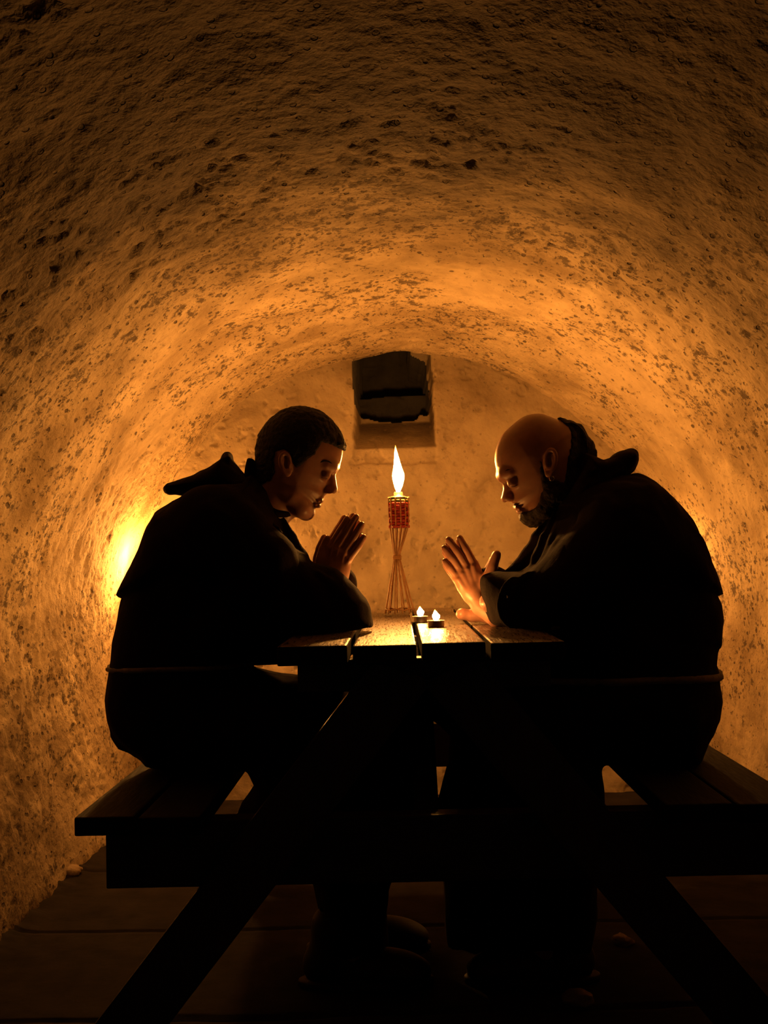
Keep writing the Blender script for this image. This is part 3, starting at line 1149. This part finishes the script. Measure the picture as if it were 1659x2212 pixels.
# praying hands
DH = 2.35
lo, hi = fit([(650, 1100), (800, 1290)], DH, 0.03)
F = Field((lo[0], DH - 0.12, lo[1]), (hi[0], DH + 0.10, hi[1]), 0.0019)
for s, ox, oy in ((-1, 0, 0), (1, -6, -2)):
    D2 = DH + s * 0.0125
    q = lambda a, b, dy=0.0: (a + ox, b + oy, dy)
    finger(F, D2, [q(714, 1182), q(729, 1158, s * 0.001), q(742, 1136, s * 0.001), q(750, 1121)], 0.0098, 0.0070)
    finger(F, D2, [q(727, 1188), q(744, 1160, s * 0.001), q(759, 1134, s * 0.001), q(769, 1117)], 0.0100, 0.0073)
    finger(F, D2, [q(741, 1196), q(759, 1170, s * 0.001), q(773, 1148, s * 0.001), q(781, 1133)], 0.0096, 0.0070)
    finger(F, D2, [q(752, 1208), q(767, 1189, s * 0.001), q(779, 1172), q(786, 1160)], 0.0088, 0.0062)
    finger(F, D2, [q(696, 1222, s * 0.004), q(697, 1196, -s * 0.002), q(701, 1180, -s * 0.005), q(707, 1164, -s * 0.006)], 0.0125, 0.0080)
    pp = xz([(707 + ox, 1180 + oy), (718 + ox, 1172 + oy), (735 + ox, 1182 + oy), (750 + ox, 1192 + oy), (760 + ox, 1204 + oy), (757 + ox, 1225 + oy), (749 + ox, 1246 + oy), (742 + ox, 1256 + oy), (712 + ox, 1250 + oy), (690 + ox, 1236 + oy), (690 + ox, 1212 + oy)], D2)
    F.slab(pp, D2, 0.0145, 0.018, k=0.006)
    F.ell(P(702 + ox, 1215 + oy, D2), (0.020, 0.015, 0.024), k=0.01)
    F.chain([P(728, 1236, D2), P(722, 1275, D2 + s * 0.03)], [0.026, 0.028], k=0.012)
    # tendons
    for a, b in (((716, 1186), (712, 1215)), ((730, 1190), (722, 1222)), ((743, 1198), (731, 1230)), ((753, 1210), (738, 1236))):
        F.cone(P(a[0] + ox, a[1] + oy, D2 + s * 0.0105), P(b[0] + ox, b[1] + oy, D2 + s * 0.010), 0.0045, 0.0035, 0.005)
dv, df = F.mesh(); dv = relax(dv, df, 1)
bv, bf = coarse_body(DM, (370, 1540), (450, 1210), (560, 1110), (470, 1170), (650, 1320), (722, 1270), (810, 1560), (755, 2050), 1)
AV = np.concatenate([hv, dv, bv]); AF = np.concatenate([hf, df + len(hv), bf + len(hv) + len(dv)])
mesh_obj('body', AV, AF, M['skin'], manL)

# cropped hair
hair_clip = xz([(752, 962), (745, 973), (738, 970), (722, 966), (700, 961), (692, 975), (684, 988), (668, 1001), (655, 1012), (647, 1017), (640, 1003), (633, 985), (620, 976),
                (603, 983), (596, 1000), (600, 1024), (592, 1040), (560, 1052), (530, 1040), (530, 860), (760, 860)], DM)
F = same_field(FH)
offset_clip(F, HEAD_L, 0.0055, hair_clip, 0.005)
F.ell(g(738, 963), (0.009, 0.042, 0.006), k=0.008)
F.noise(0.0016, 130.0, 2)
out_mesh('hair', F, M['hair'], manL, 1)
# brows
for s in (-1, 1):
    pts = []
    for a, b in ((719, 1005), (712, 1001), (703, 1000), (694, 1004)):
        w = g(a, b)
        yy = surf_y(FH, w[0], w[2], s)
        pts.append((w[0], (yy if yy is not None else DM) - s * 0.0004, w[2]))
    v, f = tube(spline(pts, 4), [0.0010 + 0.0016 * math.sin(math.pi * i / 12) for i in range(13)], 6)
    mesh_obj('eyebrow', v, f, M['hair'], manL)

for s in (-1, 1):
    pts = []
    for a, b in ((712, 1033), (708, 1036), (702, 1036), (696, 1033)):
        w = g(a, b)
        yy = surf_y(FH, w[0], w[2], s)
        pts.append((w[0], (yy if yy is not None else DM) + s * 0.0004, w[2]))
    v, f = tube(spline(pts, 4), [0.0004 + 0.0007 * math.sin(math.pi * i / 12) for i in range(13)], 6)
    mesh_obj('eyelashes', v, f, M['hair'], manL)


def table_cut(F):
    """the cloth lies on the table and on the bench, it does not sink in"""
    X, Y, Z = F.grid((slice(None),) * 3)
    bx = np.maximum(np.maximum(gaps[0] - 0.003 - X, X - gaps[4] - 0.003), np.maximum(0.640 - Z, Z - 0.7515)) + 0 * Y
    F.F = np.maximum(F.F, -bx).astype(np.float32)
    for q in (bl, br):
        bx = np.maximum(np.maximum(q[0] - 0.003 - X, X - q[2] - 0.003), Z - 0.4515) + 0 * Y
        F.F = np.maximum(F.F, -bx).astype(np.float32)
    F.F = np.maximum(F.F, 0.02 - Z + 0 * F.F).astype(np.float32)


def folds(F, amp=0.004):
    s = np.where(np.abs(F.F) < 0.03)
    x = F.ax[0][s[0]]; y = F.ax[1][s[1]]; z = F.ax[2][s[2]]
    w = fbm(x, y, z, 5.0, 2) * 2.2
    F.F[s] += (amp * np.sin(x * 55 + z * 18 + y * 30 + 3 * w) * np.clip(fbm(x + 4, y, z, 4.0, 2) + 0.4, 0, 1) + 0.0035 * fbm(x, y, z, 11.0, 3)).astype(np.float32)


# robe
F = Field((-0.76, 2.04, 0.0), (0.12, 2.66, 1.14), 0.0055)
torso = xz([(548, 1020), (505, 1048), (440, 1070), (385, 1092), (345, 1120), (318, 1170), (291, 1235), (266, 1292), (257, 1335), (247, 1385), (240, 1440), (234, 1505), (238, 1550), (249, 1585), (268, 1612), (300, 1636), (360, 1650),
            (560, 1650), (640, 1560), (560, 1470), (518, 1446), (524, 1430), (560, 1429), (606, 1433), (640, 1385), (640, 1340), (660, 1260), (668, 1205), (648, 1190), (626, 1158), (612, 1132), (604, 1105), (585, 1060)], DE)
F.slab(torso, DE, 0.205, 0.13, k=0, y0=DM)
lap = xz([(300, 1500), (420, 1440), (530, 1440), (545, 1447), (600, 1458), (640, 1462), (760, 1464), (860, 1462), (922, 1475), (924, 1560), (924, 1650), (921, 1745), (892, 1830), (850, 1890), (838, 1960), (842, 2040),
          (700, 2050), (690, 1960), (676, 1890), (610, 1830), (540, 1800), (512, 1752), (552, 1692), (534, 1660), (500, 1655), (320, 1650)], DE)
F.slab(lap, DE, 0.19, 0.08, k=0.03, y0=DM)
F.slab(xz([(470, 1150), (560, 1160), (640, 1192), (662, 1204), (678, 1216), (701, 1219), (728, 1229), (750, 1246), (773, 1268), (793, 1294), (800, 1313), (808, 1348), (806, 1356), (765, 1366), (700, 1375), (600, 1395), (520, 1380), (450, 1300)], 2.27),
       2.27, 0.085, 0.05, k=0.02, y0=2.255)
F.chain([g(455, 1150, -0.17), g(560, 1240, -0.17), g(680, 1320, -0.13)], [0.07, 0.072, 0.06], k=0.03)
F.chain([g(455, 1150, 0.17), g(560, 1240, 0.17), g(690, 1325, 0.12), g(730, 1262, 0.05)], [0.07, 0.07, 0.055, 0.044], k=0.03)
# front folds of the open neck
F.chain([g(608, 1118, -0.03), g(630, 1160, -0.04), g(650, 1200, -0.05), g(660, 1240, -0.06)], [0.006, 0.009, 0.010, 0.010], k=0.012)
F.chain([g(600, 1140, -0.08), g(620, 1190, -0.10), g(652, 1225, -0.12)], [0.008, 0.009, 0.008], k=0.012)
F.chain([g(690, 1240, -0.165), g(735, 1290, -0.16), g(760, 1340, -0.15)], [0.006, 0.008, 0.006], k=0.014)
F.chain([g(660, 1260, -0.175), g(690, 1310, -0.175), g(700, 1350, -0.16)], [0.006, 0.008, 0.006], k=0.014)
# hollow of the sleeve mouth where the hands come out
F.ell(P(733, 1236, 2.325), (0.040, 0.038, 0.026), k=0.012, op='sub')
folds(F)
table_cut(F)
RL = F
out_mesh('robe', F, M['robe'], manL, 2)

# shoulder cape with its hem across the back
F = Field((-0.70, 2.02, 0.60), (-0.10, 2.68, 1.14), 0.005)
cape = xz([(560, 1035), (500, 1040), (430, 1056), (378, 1080), (338, 1106), (322, 1140), (308, 1182), (288, 1222), (272, 1252), (257, 1283), (262, 1293), (340, 1310), (430, 1300), (520, 1270), (600, 1210), (612, 1150), (606, 1118), (590, 1080)], DE)
F.slab(cape, DE, 0.222, 0.11, k=0, y0=DM)
for s in (-1, 1):
    F.chain([g(450, 1130, s * 0.15), g(470, 1165, s * 0.172), g(560, 1225, s * 0.178)], [0.08, 0.086, 0.086], k=0.03)
folds(F, 0.003)
out_mesh('shoulder_cape', F, M['robe'], manL, 2)

# hood lying on the shoulders
F = Field((-0.66, 2.16, 0.88), (-0.18, 2.54, 1.22), 0.004)
F.slab(xz([(548, 1035), (530, 1026), (512, 1006), (490, 984), (480, 988), (452, 1008), (420, 1026), (392, 1036), (366, 1044), (358, 1055), (368, 1067), (392, 1071), (430, 1074), (500, 1080), (560, 1080)], DE), DE, 0.125, 0.045, k=0, y0=DM)
F.chain([P(366, 1058, DM - 0.06), P(364, 1057, DM), P(366, 1056, DM + 0.06)], [0.008, 0.010, 0.008], k=0.012)
F.chain([P(492, 990, DM - 0.07), P(491, 987, DM), P(492, 990, DM + 0.07)], [0.006, 0.007, 0.006], k=0.015)
F.noise(0.003, 14.0, 3)
out_mesh('hood', F, M['robe'], manL, 2)
# collar
F = Field((-0.40, 2.22, 0.93), (-0.16, 2.48, 1.22), 0.0035)
F.slab(xz([(527, 1035), (533, 1005), (537, 991), (549, 992), (556, 1015), (562, 1040), (585, 1072), (612, 1094), (632, 1106), (631, 1115), (612, 1128), (598, 1132), (560, 1100), (530, 1060)], DM), DM, 0.080, 0.05, k=0)
F.noise(0.002, 25.0, 2)
out_mesh('collar', F, M['robe'], manL, 2)
z = P(300, 1432, DM)[2]
ring_on(RL, float(P(385, 1432, DM)[0]), DM, float(z), 0.0055, 0.001, name='belt_cord', mat=M['rope'], parent=manL)
for s in (-1, 1):
    shoe(manL, float(P(745, 2050, DM)[0]), DM + s * 0.10, 1)

# ----------------------------------------------------------------- bald bearded man, right
manR = person_empty('bald bearded person in brown hooded robe with earring, seated right of the table, hands raised', (float(P(1400, 1600, DM)[0]), DM, SEAT))
head_pr = [(1251, 960), (1249, 935), (1238, 920), (1218, 910), (1199, 905), (1176, 896), (1157, 894), (1131, 900), (1105, 919), (1084, 940), (1073, 964), (1069, 985), (1070, 1004), (1075, 1020), (1079, 1028), (1085, 1034), (1090, 1040),
           (1096, 1055), (1104, 1070), (1106, 1082), (1109, 1090), (1113, 1094), (1117, 1096), (1120, 1100), (1124, 1103), (1126, 1108), (1130, 1114), (1138, 1121), (1150, 1125), (1163, 1122), (1177, 1112), (1195, 1100), (1220, 1075), (1240, 1040), (1250, 1000)]
hpr = smooth_poly(xz(head_pr, DM))
c = P(1160, 985, DM)
fR = np.array([-0.88, -0.47]); fR /= np.linalg.norm(fR)
TR = head_T(c[0], c[2], fR[0], fR[1], 1.0)
F = Field((hpr[:, 0].min() - 0.03, DM - 0.12, hpr[:, 1].min() - 0.06), (hpr[:, 0].max() + 0.05, DM + 0.12, hpr[:, 1].max() + 0.02), 0.0019)
FR = F
F.slab(hpr, DM, 0.079, 0.080, k=0, Tfun=TR)
F.cone(g(1200, 1040), g(1262, 1110), 0.056, 0.065, 0.02)
F.slab(xz([(1090, 1034), (1086, 1040), (1087, 1056), (1084, 1070), (1082, 1077), (1085, 1083), (1090, 1086), (1100, 1081), (1107, 1084), (1110, 1065), (1102, 1045)], DM), DM, 0.015, 0.010, k=0.006)
for s in (-1, 1):
    F.ell(g(1100, 1077, s * 0.0125), (0.009, 0.006, 0.007), k=0.005)
    F.ell(g(1096, 1084, s * 0.007), (0.004, 0.003, 0.003), k=0.002, op='sub')
    F.ell(g(1095, 1043, s * 0.034), (0.013, 0.016, 0.009), k=0.014, op='sub')
    F.ell(g(1107, 1044, s * 0.0315), (0.0115, 0.0118, 0.0108), k=0.007)
    F.chain([g(1084, 1029, s * 0.008), g(1090, 1024, s * 0.025), g(1103, 1022, s * 0.041)], [0.0075, 0.0070, 0.004], k=0.018)
    F.chain([g(1192, 1070, s * 0.058), g(1170, 1098, s * 0.040), g(1148, 1112, s * 0.016)], [0.014, 0.014, 0.013], k=0.02)
F.chain([g(1122, 1100, -0.024), g(1117, 1098, -0.012), g(1114, 1096.5, 0), g(1117, 1098, 0.012), g(1122, 1100, 0.024)], [0.0020, 0.0034, 0.0036, 0.0034, 0.0020], k=0.006)
F.chain([g(1128, 1105, -0.022), g(1123, 1105, -0.012), g(1121, 1105, 0), g(1123, 1105, 0.012), g(1128, 1105, 0.022)], [0.0020, 0.0036, 0.0040, 0.0036, 0.0020], k=0.006)
F.chain([g(1128, 1102, -0.026), g(1118, 1101.5, -0.014), g(1114, 1101, 0), g(1118, 1101.5, 0.014), g(1128, 1102, 0.026)], [0.0006] * 5, k=0.002, op='sub')
# crease over the closed lid
F.chain([g(1098, 1046, -0.046), g(1106, 1048, -0.0485), g(1116, 1045, -0.0495)], [0.001] * 3, k=0.0015, op='sub')
HEAD_R = F.F.copy()
for s in (-1, 1):
    ear(F, DM, s, (1187, 1000), (3, -27), (-21, -2), 1.08)
hv, hf = F.mesh(); hv = relax(hv, hf, 2)

# raised hands: palms nearly together, fingers fanned
DH = 2.40
lo, hi = fit([(945, 1145), (1120, 1360)], DH, 0.03)
F = Field((lo[0], DH - 0.16, lo[1]), (hi[0], DH + 0.14, hi[1]), 0.0019)
D2 = DH - 0.012
finger(F, D2, [(1024, 1222, 0), (1012, 1197, -0.002), (1000, 1176, -0.002), (993, 1162, 0.001)], 0.0100, 0.0070)
finger(F, D2, [(1010, 1228, 0), (994, 1201, -0.003), (979, 1180, -0.003), (969, 1166, 0.0)], 0.0102, 0.0076)
finger(F, D2, [(999, 1238, 0), (983, 1214, -0.003), (969, 1196, -0.003), (960, 1184, 0.0)], 0.0098, 0.0074)
finger(F, D2, [(990, 1251, 0), (977, 1234, -0.003), (967, 1221, -0.003), (961, 1212, 0.0)], 0.0090, 0.0066)
finger(F, D2, [(1046, 1262, -0.012), (1060, 1235, -0.018), (1067, 1214, -0.019), (1073, 1198, -0.018)], 0.0135, 0.0098)
F.slab(xz([(1030, 1212), (1040, 1228), (1056, 1246), (1060, 1270), (1050, 1300), (1022, 1310), (1004, 1298), (988, 1275), (978, 1252), (988, 1232), (1004, 1222)], D2), D2, 0.0145, 0.018, k=0.007)
for a, b in (((1022, 1224), (1030, 1258)), ((1010, 1230), (1022, 1264)), ((999, 1240), (1014, 1270)), ((990, 1252), (1008, 1276))):
    F.cone(P(a[0], a[1], D2 - 0.0105), P(b[0], b[1], D2 - 0.0100), 0.0045, 0.0035, 0.005)
F.chain([P(1025, 1280, D2), P(1042, 1310, D2 - 0.01), P(1075, 1330, D2 - 0.05)], [0.024, 0.022, 0.028], k=0.012)
# far hand, mirrored behind
D3 = DH + 0.014
for pts, r in (([(1019, 1222), (1006, 1198), (995, 1178), (988, 1165)], 0.0095), ([(1005, 1230), (989, 1203), (975, 1184), (965, 1172)], 0.0098), ([(994, 1240), (979, 1217), (966, 1200), (958, 1190)], 0.0094), ([(985, 1252), (974, 1237), (966, 1226), (960, 1218)], 0.0086)):
    finger(F, D3, [(a + 3, b + 3, 0) for a, b in pts], r, 0.0068)
finger(F, D3, [(1040, 1262, 0), (1052, 1240, 0.004), (1060, 1222, 0.004), (1066, 1208, 0.003)], 0.012, 0.0088)
F.slab(xz([(1028, 1216), (1042, 1240), (1054, 1262), (1040, 1300), (1016, 1302), (996, 1282), (982, 1256), (994, 1234)], D3), D3, 0.0135, 0.017, k=0.006)
# far forearm: the elbow end lies bare on the table beside the candle
F.chain([P(1025, 1285, D3), P(1046, 1318, D3 + 0.01), P(1058, 1332, D3 + 0.01)], [0.022, 0.018, 0.016], k=0.010)
F.chain([P(1000, 1327, 2.43), P(1020, 1330, 2.43), P(1058, 1334, 2.42), P(1075, 1334, 2.40)], [0.0120, 0.0125, 0.0120, 0.012], k=0.010)
F.ell(P(998, 1326, 2.43), (0.014, 0.014, 0.0120), k=0.008)
dv, df = F.mesh(); dv = relax(dv, df, 1)
bv, bf = coarse_body(DM, (1420, 1540), (1380, 1200), (1262, 1110), (1370, 1170), (1190, 1320), (1060, 1300), (1060, 1560), (1180, 2050), -1)
AV = np.concatenate([hv, dv, bv]); AF = np.concatenate([hf, df + len(hv), bf + len(hv) + len(dv)])
mesh_obj('body', AV, AF, M['skin'], manR)

# beard: sideburn, jaw and chin
F = same_field(FR)
beard_clip = xz([(1156, 1000), (1166, 1010), (1168, 1030), (1178, 1045), (1190, 1040), (1215, 1050), (1225, 1080), (1200, 1120), (1150, 1145), (1120, 1125), (1124, 1111), (1130, 1108), (1139, 1106), (1150, 1100), (1158, 1084), (1164, 1062), (1158, 1030)], DM)
offset_clip(F, HEAD_R, 0.0045, beard_clip, 0.006)
F.slab(xz([(1128, 1110), (1126, 1116), (1134, 1127), (1145, 1133), (1158, 1135), (1168, 1130), (1178, 1118), (1185, 1108), (1160, 1100), (1140, 1106)], DM), DM, 0.034, 0.022, k=0.012)
F.noise(0.0015, 130.0, 2)
out_mesh('beard', F, M['beard'], manR, 1)
# moustache
F = Field((hpr[:, 0].min() - 0.02, DM - 0.05, P(0, 1112, DM)[2] - 0.01), (P(1140, 0, DM)[0], DM + 0.05, P(0, 1080, DM)[2] + 0.02), 0.0016)
for s in (-1, 1):
    F.chain([g(1111, 1089, s * 0.002), g(1114, 1092, s * 0.014), g(1123, 1098, s * 0.027), g(1129, 1106, s * 0.031)], [0.0030, 0.0036, 0.0034, 0.0025], k=0.003)
F.noise(0.0010, 220.0, 2)
out_mesh('moustache', F, M['beard'], manR, 1)

# hair of the back of the head, long and tied low
F = same_field(FR)
offset_clip(F, HEAD_R, 0.0042, xz([(1194, 893), (1216, 922), (1226, 950), (1222, 980), (1214, 1005), (1214, 1030), (1208, 1050), (1215, 1100), (1310, 1100), (1310, 890)], DM), 0.008)
F.chain([g(1243, 935), g(1262, 972), g(1268, 1010)], [0.020, 0.022, 0.026], k=0.02)
F.noise(0.0022, 90.0, 2)
hairR = out_mesh('hair', F, M['hair'], manR, 1)
strands = []
for k in range(26):
    rr = random.Random(k)
    y = rr.uniform(-0.05, 0.05)
    x0 = 1205 + rr.uniform(0, 30)
    bow = rr.uniform(0, 11)
    pts = [(x0, 905 + (x0 - 1205) * 0.35 + rr.uniform(-1, 2), y), (1240 + bow * 0.6, 917 + rr.uniform(-2, 5), y), (1256 + bow, 938 + rr.uniform(-4, 6), y * 0.9), (1264 + bow * 0.6, 962 + rr.uniform(-4, 6), y * 0.8), (1270, 985, y * 0.7), (1268, 1010, y * 0.7)]
    strands.append(tube(spline([g(*p) for p in pts], 5), [0.0011] * 26, 5))
v, f = join_meshes(strands)
mesh_obj('loose_strands', v, f, M['hair'], hairR)
for s in (-1, 1):
    pts = []
    for a, b in ((1083, 1024), (1092, 1019), (1102, 1018), (1112, 1022)):
        w = g(a, b)
        yy = surf_y(FR, w[0], w[2], s)
        pts.append((w[0], (yy if yy is not None else DM) - s * 0.0004, w[2]))
    v, f = tube(spline(pts, 4), [0.0008 + 0.0012 * math.sin(math.pi * i / 12) for i in range(13)], 6)
    mesh_obj('eyebrow', v, f, M['beard'], manR)
for s in (-1, 1):
    pts = []
    for a, b in ((1097, 1049), (1101, 1053), (1107, 1053), (1114, 1050)):
        w = g(a, b)
        yy = surf_y(FR, w[0], w[2], s)
        pts.append((w[0], (yy if yy is not None else DM) + s * 0.0004, w[2]))
    v, f = tube(spline(pts, 4), [0.0004 + 0.0007 * math.sin(math.pi * i / 12) for i in range(13)], 6)
    mesh_obj('eyelashes', v, f, M['hair'], manR)
e = g(1192, 1030, -0.082)
v, f = tube([(e[0] + 0.0052 * math.cos(q), e[1], e[2] - 0.004 + 0.0052 * math.sin(q)) for q in np.linspace(0, 2 * math.pi, 24)], 0.0009, 6)
mesh_obj('earring', v, f, M['silver'], manR)

# robe
F = Field((P(890, 0, DM)[0], 2.06, 0.0), (0.80, 2.64, 1.14), 0.0055)
torso = xz([(1230, 1050), (1300, 1040), (1370, 1040), (1420, 1062), (1460, 1100), (1490, 1150), (1518, 1210), (1540, 1282), (1550, 1300), (1557, 1340), (1553, 1385), (1551, 1402), (1544, 1405), (1542, 1432), (1548, 1445), (1546, 1470), (1550, 1510),
            (1546, 1550), (1532, 1585), (1508, 1612), (1470, 1640), (1300, 1645), (1180, 1600), (1180, 1480), (1224, 1442), (1224, 1437), (1190, 1431), (1165, 1385), (1165, 1340), (1150, 1290), (1140, 1240), (1148, 1190), (1168, 1150), (1190, 1116), (1205, 1080)], DE)
F.slab(torso, DE, 0.205, 0.13, k=0, y0=DM)
lap = xz([(1500, 1500), (1400, 1430), (1240, 1436), (1226, 1441), (1205, 1441), (1182, 1444), (1130, 1452), (1010, 1464), (926, 1474), (925, 1548), (948, 1562), (974, 1590), (976, 1610), (972, 1645), (952, 1740), (952, 1850), (958, 1900), (962, 2030),
          (1270, 2040), (1286, 1960), (1285, 1890), (1302, 1800), (1304, 1730), (1301, 1690), (1294, 1640), (1500, 1650)], DE)
F.slab(lap, DE, 0.19, 0.08, k=0.03, y0=DM)
F.slab(xz([(1040, 1243), (1052, 1238), (1070, 1234), (1098, 1237), (1124, 1237), (1180, 1208), (1240, 1170), (1330, 1160), (1400, 1260), (1330, 1375), (1220, 1375), (1120, 1362), (1070, 1354), (1060, 1346), (1049, 1318), (1042, 1290), (1037, 1262)], 2.28),
       2.28, 0.085, 0.05, k=0.02, y0=2.28)
F.chain([g(1370, 1150, -0.17), g(1270, 1240, -0.17), g(1150, 1310, -0.13)], [0.075, 0.078, 0.06], k=0.03)
F.chain([g(1370, 1150, 0.17), g(1270, 1240, 0.17), g(1160, 1320, 0.13), g(1060, 1262, 0.055), g(1040, 1256, 0.04)], [0.075, 0.075, 0.06, 0.036, 0.030], k=0.03)
F.chain([g(1198, 1110, -0.05), g(1176, 1160, -0.07), g(1162, 1205, -0.085), g(1158, 1236, -0.09)], [0.006, 0.008, 0.009, 0.008], k=0.010)
F.chain([g(1214, 1118, -0.07), g(1196, 1168, -0.10), g(1172, 1220, -0.125), g(1160, 1250, -0.13)], [0.006, 0.008, 0.009, 0.007], k=0.010)
F.chain([g(1236, 1140, -0.11), g(1208, 1180, -0.14), g(1185, 1225, -0.155), g(1150, 1262, -0.16)], [0.007, 0.010, 0.011, 0.008], k=0.012)
F.chain([g(1184, 1118, 0.0), g(1160, 1162, -0.01), g(1142, 1198, 0.0), g(1106, 1240, 0.02)], [0.008, 0.012, 0.014, 0.014], k=0.012)
for ox in (0, 34, 74):
    pts = [P(1112 + ox, 1250 - ox * 0.35, 2.185), P(1090 + ox * 0.9, 1268 - ox * 0.2, 2.172), P(1079 + ox * 0.9, 1296, 2.168), P(1084 + ox * 0.9, 1324, 2.172), P(1106 + ox, 1346, 2.19)]
    F.chain(spline(pts, 4), [0.0065 - ox * 0.00004] * 17, k=0.012)
F.ell(P(1034, 1272, 2.36), (0.030, 0.055, 0.040), k=0.010, op='sub')
folds(F)
table_cut(F)
RR = F
out_mesh('robe', F, M['robe2'], manR, 2)
F = Field((P(1150, 0, DM)[0], 2.02, 0.60), (0.80, 2.68, 1.14), 0.005)
cape = xz([(1200, 1090), (1240, 1050), (1300, 1030), (1370, 1024), (1403, 1040), (1445, 1072), (1484, 1122), (1508, 1168), (1531, 1224), (1550, 1284), (1535, 1290), (1480, 1310), (1420, 1310), (1350, 1290), (1290, 1240), (1240, 1180), (1208, 1130)], DE)
F.slab(cape, DE, 0.222, 0.11, k=0, y0=DM)
for s in (-1, 1):
    F.chain([g(1375, 1130, s * 0.15), g(1360, 1165, s * 0.172), g(1290, 1225, s * 0.178)], [0.085, 0.091, 0.091], k=0.03)
folds(F, 0.003)
out_mesh('shoulder_cape', F, M['robe2'], manR, 2)
F = Field((P(1170, 0, DM)[0], 2.16, 0.88), (P(1420, 0, DM)[0], 2.54, 1.22), 0.004)
F.slab(xz([(1255, 975), (1277, 983), (1302, 993), (1320, 987), (1330, 977), (1342, 971), (1358, 970), (1371, 975), (1379, 994), (1377, 1005), (1370, 1018), (1345, 1040), (1300, 1062), (1250, 1100), (1205, 1128), (1192, 1118), (1205, 1085), (1225, 1040)], DE), DE, 0.125, 0.045, k=0, y0=DM)
F.chain([P(1366, 985, DM - 0.05), P(1364, 984, DM), P(1366, 985, DM + 0.05)], [0.010, 0.0125, 0.010], k=0.012)
F.ell(P(1330, 1010, DM - 0.12), (0.05, 0.03, 0.010), axes=[_ax((40, -22)), (0, 1, 0), _ax((22, 40))], k=0.02, op='sub')
F.noise(0.003, 14.0, 3)
out_mesh('hood', F, M['robe2'], manR, 2)
ring_on(RR, float(P(1390, 1450, DM)[0]), DM, float(P(1500, 1448, DM)[2]), 0.0085, 0.0, name='belt_cord', mat=M['rope'], parent=manR)
for s in (-1, 1):
    shoe(manR, float(P(1185, 2050, DM)[0]), DM + s * 0.10, -1)

# ================================================================= night air and render look
w = bpy.data.worlds.new('night')
scn.world = w
w.use_nodes = True
bg = w.node_tree.nodes.get('Background') or w.node_tree.nodes.new('ShaderNodeBackground')
bg.inputs['Color'].default_value = (0.55, 0.50, 0.42, 1)
bg.inputs['Strength'].default_value = 0.013
vs = scn.view_settings
vs.view_transform = 'Standard'
try:
    vs.look = 'None'
except Exception:
    pass
vs.exposure = 0.45
vs.gamma = 1.0
vs.use_curve_mapping = False
cy = scn.cycles
cy.use_denoising = True
cy.max_bounces = 5
cy.glossy_bounces = 2
cy.transmission_bounces = 2
cy.diffuse_bounces = 3
cy.use_adaptive_sampling = True
cy.adaptive_threshold = 0.12
cy.sample_clamp_indirect = 4.0
cy.caustics_reflective = False
cy.caustics_refractive = False
